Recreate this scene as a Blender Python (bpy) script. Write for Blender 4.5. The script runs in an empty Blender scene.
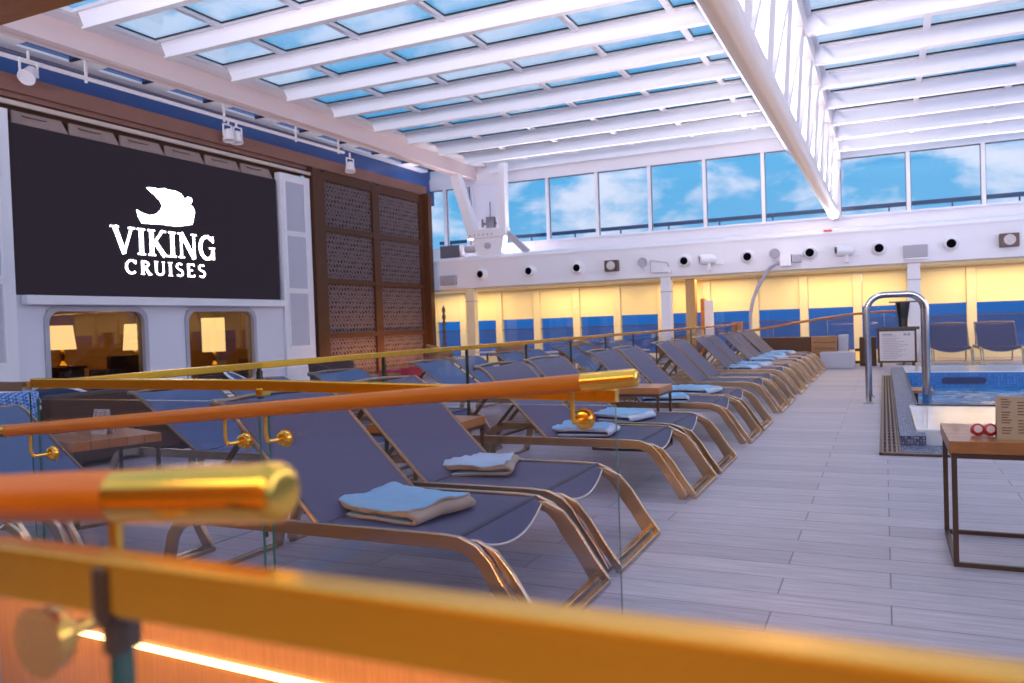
import bpy, bmesh, math, random
from mathutils import Vector, Matrix, noise
random.seed(7)
PI = math.pi
SC = bpy.context.scene
COL = SC.collection
MATS = {}

# ------------------------------------------------------------------ materials
def nt(name):
    m = bpy.data.materials.new(name); m.use_nodes = True
    t = m.node_tree; t.nodes.clear()
    out = t.nodes.new('ShaderNodeOutputMaterial')
    MATS[name] = m
    return m, t, out

def N(t, kind, **kw):
    n = t.nodes.new(kind)
    for k, v in kw.items():
        if k in n.inputs: n.inputs[k].default_value = v
        else: setattr(n, k, v)
    return n

def mix_rgb(t, fac, a, b):
    n = t.nodes.new('ShaderNodeMix'); n.data_type = 'RGBA'
    if isinstance(fac, (int, float)): n.inputs[0].default_value = fac
    else: t.links.new(fac, n.inputs[0])
    for i, c in ((6, a), (7, b)):
        if isinstance(c, tuple): n.inputs[i].default_value = (*c, 1)
        else: t.links.new(c, n.inputs[i])
    return n.outputs[2]

def mat(name, col, rough=.5, metal=0., var=.12, scale=8., bump=0., bscale=60., stretch=(1, 1, 1), col2=None, emis=None, estr=0., spec=.5, sheen=0., coat=0.):
    m, t, out = nt(name)
    p = N(t, 'ShaderNodeBsdfPrincipled', Roughness=rough, Metallic=metal)
    p.inputs['Specular IOR Level'].default_value = spec
    p.inputs['Coat Weight'].default_value = coat
    p.inputs['Sheen Weight'].default_value = sheen
    tc = N(t, 'ShaderNodeTexCoord'); mp = N(t, 'ShaderNodeMapping'); mp.inputs['Scale'].default_value = stretch
    t.links.new(tc.outputs['Object'], mp.inputs[0])
    nz = N(t, 'ShaderNodeTexNoise', Scale=scale, Detail=4.)
    t.links.new(mp.outputs[0], nz.inputs['Vector'])
    c2 = col2 or tuple(c * (1 - var) for c in col)
    t.links.new(mix_rgb(t, nz.outputs[0], col, c2), p.inputs['Base Color'])
    if bump:
        n2 = N(t, 'ShaderNodeTexNoise', Scale=bscale, Detail=3.)
        t.links.new(mp.outputs[0], n2.inputs['Vector'])
        b = N(t, 'ShaderNodeBump', Strength=bump, Distance=.01)
        t.links.new(n2.outputs[0], b.inputs['Height']); t.links.new(b.outputs[0], p.inputs['Normal'])
    if emis:
        p.inputs['Emission Color'].default_value = (*emis, 1); p.inputs['Emission Strength'].default_value = estr
    t.links.new(p.outputs[0], out.inputs[0])
    return m

def emat(name, col, strength):
    m, t, out = nt(name)
    e = N(t, 'ShaderNodeEmission', Strength=strength); e.inputs[0].default_value = (*col, 1)
    t.links.new(e.outputs[0], out.inputs[0]); return m

def glass(name, tint, refl=(1, 1, 1), ior=1.45, rough=.02, boost=1.0, wav=0.):
    m, t, out = nt(name)
    tr = N(t, 'ShaderNodeBsdfTransparent'); tr.inputs[0].default_value = (*tint, 1)
    gl = N(t, 'ShaderNodeBsdfGlossy', Roughness=rough); gl.inputs[0].default_value = (*refl, 1)
    fr = N(t, 'ShaderNodeFresnel', IOR=ior)
    ge = N(t, 'ShaderNodeNewGeometry')            # slabs have two faces: keep the same reflectance from both sides
    sw = N(t, 'ShaderNodeMapRange'); sw.inputs[3].default_value = ior; sw.inputs[4].default_value = 1 / ior
    t.links.new(ge.outputs['Backfacing'], sw.inputs[0]); t.links.new(sw.outputs[0], fr.inputs[0])
    mu = N(t, 'ShaderNodeMath', operation='MULTIPLY'); mu.inputs[1].default_value = boost
    mu.use_clamp = True
    t.links.new(fr.outputs[0], mu.inputs[0])
    mx = N(t, 'ShaderNodeMixShader')
    t.links.new(mu.outputs[0], mx.inputs[0]); t.links.new(tr.outputs[0], mx.inputs[1]); t.links.new(gl.outputs[0], mx.inputs[2])
    t.links.new(mx.outputs[0], out.inputs[0]); return m

WHITE = mat('white_paint', (.80, .78, .83), .45, var=.05, scale=3)
WHITE2 = mat('white_enamel', (.84, .82, .86), .3, var=.04)
WALLW = mat('white_wall_panel', (.70, .69, .78), .6, var=.06, scale=2)
GREYIN = mat('grey_acoustic_fabric', (.50, .50, .60), .9, var=.08, scale=60, bump=.2, bscale=300)
BRASS = mat('brushed_brass', (.92, .47, .045), .24, 1., var=.15, scale=6, stretch=(1, 12, 12))
BRASS2 = mat('polished_brass', (.93, .52, .09), .16, 1., var=.08)
TEAK = mat('varnished_teak', (.70, .19, .006), .35, var=.45, scale=5, stretch=(1.2, 14, 14), spec=.35)
WOOD = mat('oak_veneer_panel', (.42, .20, .06), .4, col2=(.25, .10, .025), scale=7, stretch=(14, 14, .9), coat=.2)
TABLEW = mat('reddish_teak_slats', (.46, .18, .055), .35, col2=(.28, .09, .025), scale=6, stretch=(2, 16, 4), coat=.2)
DARKW = mat('dark_walnut', (.10, .036, .014), .5, spec=.25, var=.4, scale=5, stretch=(6, 6, .8))
CORN = mat('brown_cornice', (.27, .12, .085), .5, var=.3, scale=2)
FRAME = mat('champagne_aluminium', (.52, .39, .28), .26, .95, var=.15, scale=12)
FRAMED = mat('dark_champagne_tube', (.26, .17, .12), .3, .7, var=.15)
FRAMEB = mat('bronze_frame', (.10, .065, .05), .4, .5, var=.2)
FLAPP = mat('white_piping', (.55, .48, .44), .5, var=.1)
CHROME = mat('stainless_steel', (.62, .60, .60), .18, 1., var=.1)
BLACK = mat('black_plastic', (.012, .012, .016), .4, var=.3)
RUBBER = mat('dark_rubber', (.03, .03, .035), .7, var=.3)
DGREY = mat('dark_grey_paint', (.13, .12, .15), .5, var=.2)
MGREY = mat('mid_grey_paint', (.42, .40, .47), .5, var=.1)
BLUEW = mat('navy_hull_paint', (.035, .06, .21), .25, col2=(.03, .10, .33), scale=.7)
TOWELB = mat('sky_blue_terry', (.22, .50, .78), .95, col2=(.13, .38, .68), scale=14, bump=.9, bscale=260, sheen=.3)
TOWELC = mat('cream_terry', (.42, .32, .26), .95, col2=(.26, .18, .14), scale=14, bump=.9, bscale=260, sheen=.3)
TOWELL = mat('pale_lilac_terry', (.60, .64, .78), .95, col2=(.46, .54, .74), scale=12, bump=.9, bscale=260, sheen=.3)
TOWELX = mat('half_lilac_half_blue_terry', (.52, .56, .72), .95, col2=(.22, .44, .70), scale=2.6, bump=.9, bscale=260, sheen=.3)
MARBLE = mat('white_marble', (.80, .76, .78), .15, col2=(.62, .58, .62), scale=2.2, coat=.2)
PAPER = mat('white_paper', (.62, .56, .56), .7, var=.06)
KRAFT = mat('tan_menu_card', (.52, .36, .24), .7, var=.12, scale=20)
INK = mat('faded_brown_ink', (.22, .12, .08), .8, var=.1)
RED = mat('glossy_red_plastic', (.62, .012, .03), .25, var=.15, coat=.5)
LENS = mat('pale_pink_lens', (.75, .55, .62), .15, var=.1)
WICK = mat('brown_wicker', (.085, .038, .028), .7, col2=(.03, .014, .012), scale=60, bump=.8, bscale=90)
RATTAN = mat('honey_rattan', (.42, .20, .07), .6, col2=(.22, .09, .03), scale=50, bump=.8, bscale=90)
ORANGEF = mat('rust_orange_fabric', (.50, .12, .05), .9, var=.2, scale=30)
REDF = mat('crimson_fabric', (.42, .03, .05), .85, var=.2, scale=30)
HATCH = mat('dusty_tan_plate', (.36, .25, .22), .5, var=.2)
CREAM = mat('cream_plate', (.62, .50, .42), .5, var=.15)
PLANT = mat('palm_leaf', (.10, .16, .05), .5, var=.4)
BLIND = mat('cream_roller_blind', (.86, .74, .45), .75, var=.05, scale=3, stretch=(1, 1, 30), bump=.1, bscale=30)
YWALL = mat('warm_cream_wall', (.80, .68, .44), .6, var=.05)
GOLDW = mat('saloon_gold_wall', (.45, .23, .05), .6, var=.4, scale=3)
SHADE = emat('lit_lampshade', (1., .74, .30), 5.)
LED = emat('warm_led', (1., .72, .28), 6.)
LOGO = emat('screen_white_led', (1., .97, 1.), 6.)
SCREEN = mat('black_led_screen', (.008, .006, .009), .6, spec=.04, var=.15, scale=100, bump=.1, bscale=400, emis=(.05, .038, .058), estr=.35)
VOID = mat('matte_black', (.004, .004, .006), .95, spec=0.)
GLOW = emat('lantern_glow', (1., .6, .2), .9)
DARKGL = glass('saloon_dark_glass', (.45, .42, .40), boost=1.3)
CLEAR = glass('clear_glass', (.93, .93, .97), ior=1.45, boost=.8)
CLEAR2 = glass('thin_clear_glass', (.96, .96, .98), ior=1.4, boost=.5)
ROOFGL = glass('skylight_glass', (.80, .90, .96), boost=.6)
WINGL = glass('window_glass', (.93, .96, .98), boost=.6)
SHIPGL = glass('promenade_window_glass', (.70, .78, .92), ior=1.5, boost=1.0)
EDGEG = mat('green_glass_edge', (.01, .10, .07), .15, var=.2, spec=.8)

def fabric(name, c1, c2):
    m, t, out = nt(name)
    p = N(t, 'ShaderNodeBsdfPrincipled', Roughness=.6); p.inputs['Specular IOR Level'].default_value = .25
    tc = N(t, 'ShaderNodeTexCoord')
    br = N(t, 'ShaderNodeTexBrick', Scale=90.); br.inputs['Mortar Size'].default_value = .03
    br.inputs['Color1'].default_value = (*c1, 1); br.inputs['Color2'].default_value = (*c2, 1); br.inputs['Mortar'].default_value = (*[c * .6 for c in c1], 1)
    t.links.new(tc.outputs['Object'], br.inputs['Vector']); t.links.new(br.outputs[0], p.inputs['Base Color'])
    t.links.new(p.outputs[0], out.inputs[0]); return m
SLING = fabric('slate_mesh_sling', (.078, .078, .150), (.066, .066, .132))
SLINGB = fabric('blue_mesh_sling', (.075, .125, .26), (.065, .105, .23))
SEAM = mat('navy_seam', (.035, .035, .07), .7, var=.2)

def deck_mat():
    m, t, out = nt('wood_look_deck_tiles')
    p = N(t, 'ShaderNodeBsdfPrincipled'); p.inputs['Specular IOR Level'].default_value = .45
    tc = N(t, 'ShaderNodeTexCoord')
    br = N(t, 'ShaderNodeTexBrick', Scale=1.); br.offset = .37; br.offset_frequency = 2
    br.inputs['Brick Width'].default_value = 1.15; br.inputs['Row Height'].default_value = .215
    br.inputs['Mortar Size'].default_value = .0035; br.inputs['Mortar Smooth'].default_value = .2
    br.inputs['Color1'].default_value = (.43, .39, .46, 1); br.inputs['Color2'].default_value = (.33, .30, .37, 1)
    br.inputs['Mortar'].default_value = (.15, .14, .17, 1); br.inputs['Bias'].default_value = -.1
    t.links.new(tc.outputs['Object'], br.inputs['Vector'])
    mp = N(t, 'ShaderNodeMapping'); mp.inputs['Scale'].default_value = (1.4, 16, 1)
    t.links.new(tc.outputs['Object'], mp.inputs[0])
    nz = N(t, 'ShaderNodeTexNoise', Scale=2.4, Detail=8., Roughness=.65); t.links.new(mp.outputs[0], nz.inputs['Vector'])
    cr = N(t, 'ShaderNodeValToRGB'); cr.color_ramp.elements[0].position = .3; cr.color_ramp.elements[1].position = .72
    cr.color_ramp.elements[0].color = (.66, .64, .66, 1); cr.color_ramp.elements[1].color = (1.12, 1.1, 1.08, 1)
    t.links.new(nz.outputs[0], cr.inputs[0])
    mx = N(t, 'ShaderNodeMix'); mx.data_type = 'RGBA'; mx.blend_type = 'MULTIPLY'; mx.inputs[0].default_value = 1.
    t.links.new(br.outputs[0], mx.inputs[6]); t.links.new(cr.outputs[0], mx.inputs[7])
    t.links.new(mx.outputs[2], p.inputs['Base Color'])
    mr = N(t, 'ShaderNodeMapRange'); mr.inputs[3].default_value = .36; mr.inputs[4].default_value = .55
    t.links.new(nz.outputs[0], mr.inputs[0]); t.links.new(mr.outputs[0], p.inputs['Roughness'])
    b = N(t, 'ShaderNodeBump', Strength=.25, Distance=.004); t.links.new(br.outputs[1], b.inputs['Height']); b.invert = True
    t.links.new(b.outputs[0], p.inputs['Normal'])
    t.links.new(p.outputs[0], out.inputs[0]); return m
DECK = deck_mat()

def mosaic(name, c1, c2, mort, sc=30.):
    m, t, out = nt(name)
    p = N(t, 'ShaderNodeBsdfPrincipled', Roughness=.5)
    tc = N(t, 'ShaderNodeTexCoord')
    vo = N(t, 'ShaderNodeTexVoronoi', Scale=sc); vo.distance = 'CHEBYCHEV'; vo.inputs['Randomness'].default_value = .15
    t.links.new(tc.outputs['Object'], vo.inputs['Vector'])
    sp = N(t, 'ShaderNodeSeparateColor'); t.links.new(vo.outputs['Color'], sp.inputs[0])
    c = mix_rgb(t, sp.outputs[0], c1, c2)
    gt = N(t, 'ShaderNodeMath', operation='GREATER_THAN'); gt.inputs[1].default_value = .42
    t.links.new(vo.outputs['Distance'], gt.inputs[0])
    t.links.new(mix_rgb(t, gt.outputs[0], c, mort), p.inputs['Base Color'])
    t.links.new(p.outputs[0], out.inputs[0]); return m
MOSAIC = mosaic('grey_mosaic_tile', (.24, .27, .40), (.05, .06, .13), (.03, .03, .06), 44)
POOLT = mosaic('blue_pool_tile', (.02, .14, .42), (.03, .22, .55), (.02, .10, .28), 22)
LATT = None
def lattice_mat():
    m, t, out = nt('geometric_lattice_screen')
    p = N(t, 'ShaderNodeBsdfPrincipled', Roughness=.7); p.inputs['Specular IOR Level'].default_value = .15
    tc = N(t, 'ShaderNodeTexCoord')
    mp = N(t, 'ShaderNodeMapping'); mp.inputs['Rotation'].default_value = (PI / 2, 0, PI / 2)
    sx = N(t, 'ShaderNodeSeparateXYZ'); t.links.new(tc.outputs['Object'], sx.inputs[0])
    cb = N(t, 'ShaderNodeCombineXYZ'); t.links.new(sx.outputs[1], cb.inputs[0]); t.links.new(sx.outputs[2], cb.inputs[1])
    b1 = N(t, 'ShaderNodeTexBrick', Scale=9.); b1.inputs['Brick Width'].default_value = 1.; b1.inputs['Row Height'].default_value = 1.; b1.inputs['Mortar Size'].default_value = .16
    t.links.new(cb.outputs[0], b1.inputs['Vector'])
    rot = N(t, 'ShaderNodeMapping'); rot.inputs['Rotation'].default_value = (0, 0, PI / 4)
    t.links.new(cb.outputs[0], rot.inputs[0])
    b2 = N(t, 'ShaderNodeTexBrick', Scale=7.); b2.inputs['Brick Width'].default_value = 1.4; b2.inputs['Row Height'].default_value = .7; b2.inputs['Mortar Size'].default_value = .14
    t.links.new(rot.outputs[0], b2.inputs['Vector'])
    mx = N(t, 'ShaderNodeMath', operation='MAXIMUM'); t.links.new(b1.outputs[1], mx.inputs[0]); t.links.new(b2.outputs[1], mx.inputs[1])
    t.links.new(mix_rgb(t, mx.outputs[0], (.022, .012, .014), (.15, .11, .115)), p.inputs['Base Color'])
    t.links.new(p.outputs[0], out.inputs[0]); return m
LATT = lattice_mat()
def cushion_mat():
    m, t, out = nt('blue_geometric_cushion')
    p = N(t, 'ShaderNodeBsdfPrincipled', Roughness=.8)
    tc = N(t, 'ShaderNodeTexCoord'); mp = N(t, 'ShaderNodeMapping'); mp.inputs['Rotation'].default_value = (PI / 4, PI / 4, PI / 4)
    t.links.new(tc.outputs['Object'], mp.inputs[0])
    ch = N(t, 'ShaderNodeTexChecker', Scale=52.); ch.inputs[1].default_value = (.02, .10, .42, 1); ch.inputs[2].default_value = (.22, .34, .55, 1)
    t.links.new(mp.outputs[0], ch.inputs[0]); t.links.new(ch.outputs[0], p.inputs['Base Color'])
    t.links.new(p.outputs[0], out.inputs[0]); return m
CUSH = cushion_mat()
def water_mat(name, base, rough, s1, st, dist):
    m, t, out = nt(name)
    p = N(t, 'ShaderNodeBsdfPrincipled', Roughness=rough); p.inputs['IOR'].default_value = 1.33
    tc = N(t, 'ShaderNodeTexCoord')
    nz = N(t, 'ShaderNodeTexNoise', Scale=s1, Detail=6., Distortion=.6); t.links.new(tc.outputs['Object'], nz.inputs['Vector'])
    cr = N(t, 'ShaderNodeValToRGB'); cr.color_ramp.elements[0].position = .45; cr.color_ramp.elements[1].position = .75
    cr.color_ramp.elements[0].color = (*base, 1); cr.color_ramp.elements[1].color = (*[min(1, c * 1.6 + .04) for c in base], 1)
    t.links.new(nz.outputs[0], cr.inputs[0]); t.links.new(cr.outputs[0], p.inputs['Base Color'])
    b = N(t, 'ShaderNodeBump', Strength=st, Distance=dist); t.links.new(nz.outputs[0], b.inputs['Height'])
    t.links.new(b.outputs[0], p.inputs['Normal'])
    t.links.new(p.outputs[0], out.inputs[0]); return m
WATER = water_mat('pool_water', (.02, .17, .38), .06, 3.5, 1., .12)  # ripples made paler in the colour to suggest reflections and foam
SEA = water_mat('open_sea', (.010, .055, .20), .55, .03, .4, 2.)

# ------------------------------------------------------------------ mesh builder
class MB:
    def __init__(s): s.bm = bmesh.new(); s.mi = 0
    def _f(s, vs, mi=None):
        try:
            f = s.bm.faces.new(vs); f.material_index = s.mi if mi is None else mi; return f
        except ValueError: return None
    def v(s, p): return s.bm.verts.new(p)
    def box(s, a, b):
        x0, y0, z0 = [min(a[i], b[i]) for i in range(3)]; x1, y1, z1 = [max(a[i], b[i]) for i in range(3)]
        v = [s.v(p) for p in ((x0,y0,z0),(x1,y0,z0),(x1,y1,z0),(x0,y1,z0),(x0,y0,z1),(x1,y0,z1),(x1,y1,z1),(x0,y1,z1))]
        for q in ((0,3,2,1),(4,5,6,7),(0,1,5,4),(1,2,6,5),(2,3,7,6),(3,0,4,7)): s._f([v[i] for i in q])
        return s
    def sweep(s, pts, prof, closed=False, caps=True, up=(0, 0, 1)):
        """sweep 2-D profile (list of (side, up)) along pts"""
        P = [Vector(p) for p in pts]; n = len(P); rings = []
        for i in range(n):
            if closed: d = (P[(i + 1) % n] - P[i - 1])
            else: d = (P[min(i + 1, n - 1)] - P[max(i - 1, 0)])
            d.normalize(); u = Vector(up)
            if abs(d.dot(u)) > .97: u = Vector((1, 0, 0)) if abs(d.x) < .9 else Vector((0, 1, 0))
            sd = d.cross(u).normalized(); uu = sd.cross(d).normalized()
            k = 1.
            if 0 < i < n - 1:
                a = (P[i] - P[i - 1]).normalized(); k = 1 / max(.5, a.dot(d))
            rings.append([s.v(P[i] + sd * q[0] + uu * q[1] * k) for q in prof])
        m = len(prof)
        for i in range(n if closed else n - 1):
            r0, r1 = rings[i], rings[(i + 1) % n]
            for j in range(m): s._f([r0[j], r0[(j + 1) % m], r1[(j + 1) % m], r1[j]])
        if caps and not closed: s._f(rings[0][::-1]); s._f(rings[-1])
        return s
    def tube(s, pts, r, seg=10, closed=False, up=(0, 0, 1)):
        return s.sweep(pts, [(r * math.cos(2 * PI * k / seg), r * math.sin(2 * PI * k / seg)) for k in range(seg)], closed, up=up)
    def bar(s, pts, w, h, up=(0, 0, 1), closed=False):
        return s.sweep(pts, [(-w/2, -h/2), (w/2, -h/2), (w/2, h/2), (-w/2, h/2)], closed, up=up)
    def lathe(s, prof, c=(0, 0, 0), axis=(0, 0, 1), seg=20):
        a = Vector(axis).normalized(); t = Vector((1, 0, 0)) if abs(a.x) < .9 else Vector((0, 1, 0))
        e1 = a.cross(t).normalized(); e2 = a.cross(e1); C = Vector(c); rings = []
        for r, h in prof:
            if r < 1e-6: rings.append([s.v(C + a * h)])
            else: rings.append([s.v(C + a * h + (e1 * math.cos(2*PI*k/seg) + e2 * math.sin(2*PI*k/seg)) * r) for k in range(seg)])
        for r0, r1 in zip(rings, rings[1:]):
            for k in range(seg):
                k2 = (k + 1) % seg
                if len(r0) == 1 and len(r1) > 1: s._f([r0[0], r1[k], r1[k2]])
                elif len(r1) == 1 and len(r0) > 1: s._f([r0[k], r0[k2], r1[0]])
                elif len(r0) > 1: s._f([r0[k], r0[k2], r1[k2], r1[k]])
        if len(rings[0]) > 1: s._f(rings[0][::-1])
        if len(rings[-1]) > 1: s._f(rings[-1])
        return s
    def prism(s, poly, axis, a, b):
        """poly in the two other axes, extruded from a to b along axis"""
        def P(u, w, h): return {'x': (h, u, w), 'y': (u, h, w), 'z': (u, w, h)}[axis]
        A = [s.v(P(u, w, a)) for u, w in poly]; B = [s.v(P(u, w, b)) for u, w in poly]; n = len(poly)
        s._f(A[::-1]); s._f(B)
        for i in range(n): s._f([A[i], A[(i + 1) % n], B[(i + 1) % n], B[i]])
        return s
    def grid(s, fn, nu, nv, thick=0., mi2=None):
        """surface fn(u,v); thick adds a back side"""
        G = [[Vector(fn(i / nu, j / nv)) for j in range(nv + 1)] for i in range(nu + 1)]
        T = [[s.v(p) for p in r] for r in G]
        for i in range(nu):
            for j in range(nv): s._f([T[i][j], T[i+1][j], T[i+1][j+1], T[i][j+1]])
        if thick:
            B = []
            for i in range(nu + 1):
                r = []
                for j in range(nv + 1):
                    du = G[min(i+1, nu)][j] - G[max(i-1, 0)][j]; dv = G[i][min(j+1, nv)] - G[i][max(j-1, 0)]
                    nn = du.cross(dv).normalized(); r.append(s.v(G[i][j] - nn * thick))
                B.append(r)
            m2 = s.mi if mi2 is None else mi2
            for i in range(nu):
                for j in range(nv): s._f([B[i][j], B[i][j+1], B[i+1][j+1], B[i+1][j]], m2)
            for i in range(nu):
                s._f([T[i][0], B[i][0], B[i+1][0], T[i+1][0]], m2); s._f([T[i][nv], T[i+1][nv], B[i+1][nv], B[i][nv]], m2)
            for j in range(nv):
                s._f([T[0][j], T[0][j+1], B[0][j+1], B[0][j]], m2); s._f([T[nu][j], B[nu][j], B[nu][j+1], T[nu][j+1]], m2)
        return s
    def build(s, name, m, parent=None, smooth=False, bevel=0., sub=0, ang=40):
        bmesh.ops.recalc_face_normals(s.bm, faces=s.bm.faces)
        me = bpy.data.meshes.new(name)
        if parent is not None:
            off = Vector((0, 0, 0)); q = parent
            while q: off += q.location; q = q.parent
        else:
            xs = [v.co for v in s.bm.verts]
            off = Vector(((min(c.x for c in xs) + max(c.x for c in xs)) / 2, (min(c.y for c in xs) + max(c.y for c in xs)) / 2, min(c.z for c in xs)))
        bmesh.ops.translate(s.bm, verts=s.bm.verts, vec=-off)
        s.bm.to_mesh(me); s.bm.free()
        ms = m if isinstance(m, (list, tuple)) else [m]
        for q in ms: me.materials.append(q)
        o = bpy.data.objects.new(name, me); COL.objects.link(o)
        if parent is not None: o.parent = parent
        else: o.location = off
        if smooth:
            for p in me.polygons: p.use_smooth = True
            try: me.set_sharp_from_angle(angle=math.radians(ang))
            except Exception: pass
        if bevel:
            b = o.modifiers.new('bevel', 'BEVEL'); b.width = bevel; b.segments = 2; b.limit_method = 'ANGLE'
        if sub:
            b = o.modifiers.new('subd', 'SUBSURF'); b.levels = sub; b.render_levels = sub
        return o

def tag(o, label, cat, group=None, kind=None):
    o['label'] = label; o['category'] = cat
    if group: o['group'] = group
    if kind: o['kind'] = kind
    return o
def thing(name, label, cat, loc=(0, 0, 0), group=None):
    o = bpy.data.objects.new(name, None); COL.objects.link(o); o.location = loc; o.empty_display_size = .1
    return tag(o, label, cat, group)
def struct(o, label=None):
    o['kind'] = 'structure'
    if label: o['label'] = label
    return o
def part(n, mt, p, *bx, bevel=0):
    m = MB()
    for a, b in bx: m.box(a, b)
    return m.build(n, mt, p, bevel=bevel)
def copy_tree(o, parent=None):
    c = o.copy(); COL.objects.link(c); c.parent = parent
    for ch in list(o.children): copy_tree(ch, c)
    return c
def place(proto, used, loc, rz, label, group=None):
    o = proto if not used else copy_tree(proto)
    o.location = loc; o.rotation_euler = (0, 0, rz); o['label'] = label
    if group: o['group'] = group
    elif 'group' in o: del o['group']
    return o
def arc(c, r, a0, a1, n, f): return [f(c[0] + r * math.cos(a0 + (a1 - a0) * k / n), c[1] + r * math.sin(a0 + (a1 - a0) * k / n)) for k in range(n + 1)]

# ------------------------------------------------------------------ camera
R = Matrix(((.907449, .023, .4195), (.4198, .0330, -.9070), (-.035, .9992, .0206)))
def cam_axes():
    f = 803.
    y = Vector((884 - 512, 341.5 - 312, -f)).normalized(); x = -Vector((-1221 - 512, 341.5 - 385, -f))
    x = (x - y * x.dot(y)).normalized(); z = x.cross(y)
    return x, y, z
ax, ay, az = cam_axes()
M = Matrix((ax, ay, az)).to_4x4(); M.translation = (0, 0, 1.15)
cd = bpy.data.cameras.new('camera'); cam = bpy.data.objects.new('camera', cd); COL.objects.link(cam)
cam.matrix_world = M; cd.sensor_width = 36; cd.lens = 803 / 1024 * 36; cd.clip_start = .02; cd.clip_end = 5000
cd.dof.use_dof = True; cd.dof.focus_distance = 4.6; cd.dof.aperture_fstop = 3.4
SC.camera = cam

# ------------------------------------------------------------------ floor and pool
PX0, PX1, PY0, PY1 = .10, 4.2, 7.62, 17.0
m = MB()
FX0, FX1, FY0, FY1 = -12.2, 7., -3., 22.6
for a, b in (((FX0, FY0), (PX0, FY1)), ((PX1, FY0), (FX1, FY1)), ((PX0, FY0), (PX1, PY0)), ((PX0, PY1), (PX1, FY1))):
    if a[0] == FX0:
        for a2, b2 in (((FX0, FY0), (-3.36, FY1)), ((-3.36, 2.03), (-.60, FY1)), ((-.60, FY0), (PX0, FY1)), ((-3.36, FY0), (-.60, -.6))): m.box((a2[0], a2[1], -.3), (b2[0], b2[1], 0))
        m.box((-3.36, -.6, -.45), (-.60, 2.03, -.40)); continue
    m.box((a[0], a[1], -.3), (b[0], b[1], 0))
fl = m.build('floor', DECK); fl.data.transform(Matrix.Translation(fl.location)); fl.location = (0, 0, 0); struct(fl)

pool = thing('hot_tub', 'sunken square hot tub with white marble rim and blue tiled inside, right of the walkway', 'hot tub', (2.1, 12., 0))
IX0, IX1, IY0, IY1 = .32, 3.9, 9.85, 15.45
m = MB(); m.box((PX0, PY0, -.29), (IX0 - .02, PY1, .085)); m.build('mosaic_coping', MOSAIC, pool)
m = MB(); m.box((IX0 - .09, 7.86, -.29), (PX1, IY0, .115)); m.build('marble_ledge', MARBLE, pool, bevel=.012)
m = MB(); m.box((IX0 - .02, IY1, -.29), (PX1, PY1 + .25, .10)); m.build('marble_coping', MARBLE, pool, bevel=.012)
m = MB(); m.box((IX1, IY0, -.29), (PX1, IY1, .10)); m.build('marble_coping', MARBLE, pool, bevel=.012)
m = MB(); m.box((IX0 - .02, IY0 - .03, .115), (PX1, IY0 + .03, .128)); m.box((IX0 - .02, IY0, .086), (IX0 + .001, IY1, .10)); m.build('black_edge_trim', BLACK, pool)
m = MB()
m.box((IX0 - .02, IY0, -.9), (IX0, IY1, .085)); m.box((IX0, IY1 - .04, -.9), (IX1, IY1 + .001, .09)); m.box((IX1 - .02, IY0, -.9), (IX1, IY1 - .04, .09)); m.box((IX0, IY0, -.9), (IX1, IY0 + .02, .11)); m.box((IX0, IY0, -.92), (IX1, IY1, -.9))
m.build('tiled_basin', POOLT, pool)
m = MB(); m.grid(lambda u, v: (IX0 + u * (IX1 - IX0 - .02), IY0 + .02 + v * (IY1 - .06 - IY0), -.16 + .022 * noise.noise(Vector((u * 9, v * 15, 3)))+ .012 * noise.noise(Vector((u * 30, v * 44, 1)))), 60, 80)
m.build('water', WATER, pool, smooth=True)
rr = [(1.05 + .0, -.03)]
def rrect(x0, y0, x1, y1, r, n=5):
    P = []
    for cx, cy, a in ((x1 - r, y1 - r, 0), (x0 + r, y1 - r, PI/2), (x0 + r, y0 + r, PI), (x1 - r, y0 + r, 3*PI/2)):
        P += [(cx + r * math.cos(a + PI/2 * k / n), cy + r * math.sin(a + PI/2 * k / n)) for k in range(n + 1)]
    return P
m = MB(); m.prism(rrect(.86, -.10, 1.52, .01, .05), 'y', IY1 - .055, IY1 - .04); m.build('overflow_slot', mat('dark_navy_recess', (.01, .02, .10), .4), pool)
# grate round the tub
g = thing('drain_grate', 'brown slatted drain grate running along the left side of the hot tub', 'drain grate', (0, 11.5, 0))
m = MB()
for k in range(4): m.box((-.045 + k * .036, 7.12, .0), (-.045 + k * .036 + .017, 15.9, .016))
for k in range(44): m.box((-.045, 7.12 + .2 * k, 0), (.085, 7.14 + .2 * k, .012))
m.build('slats', mat('brown_grate_bars', (.20, .11, .08), .5), g)
m = MB(); m.box((-.06, 7.07, 0), (-.047, 15.95, .02)); m.box((-.06, 7.07, 0), (.62, 7.12, .02)); m.box((.085, 7.12, 0), (.099, 15.95, .02)); m.build('border', FRAMEB, g)
m = MB(); m.box((-.047, 7.12, .0005), (.085, 15.95, .003)); m.build('channel', RUBBER, g)
m = MB(); m.box((.10, 7.14, .001), (.62, 7.6, .012)); tag(m.build('skirting_mat', MOSAIC), 'narrow strip of dark mosaic at the near corner of the hot tub', 'tile strip')
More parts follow.
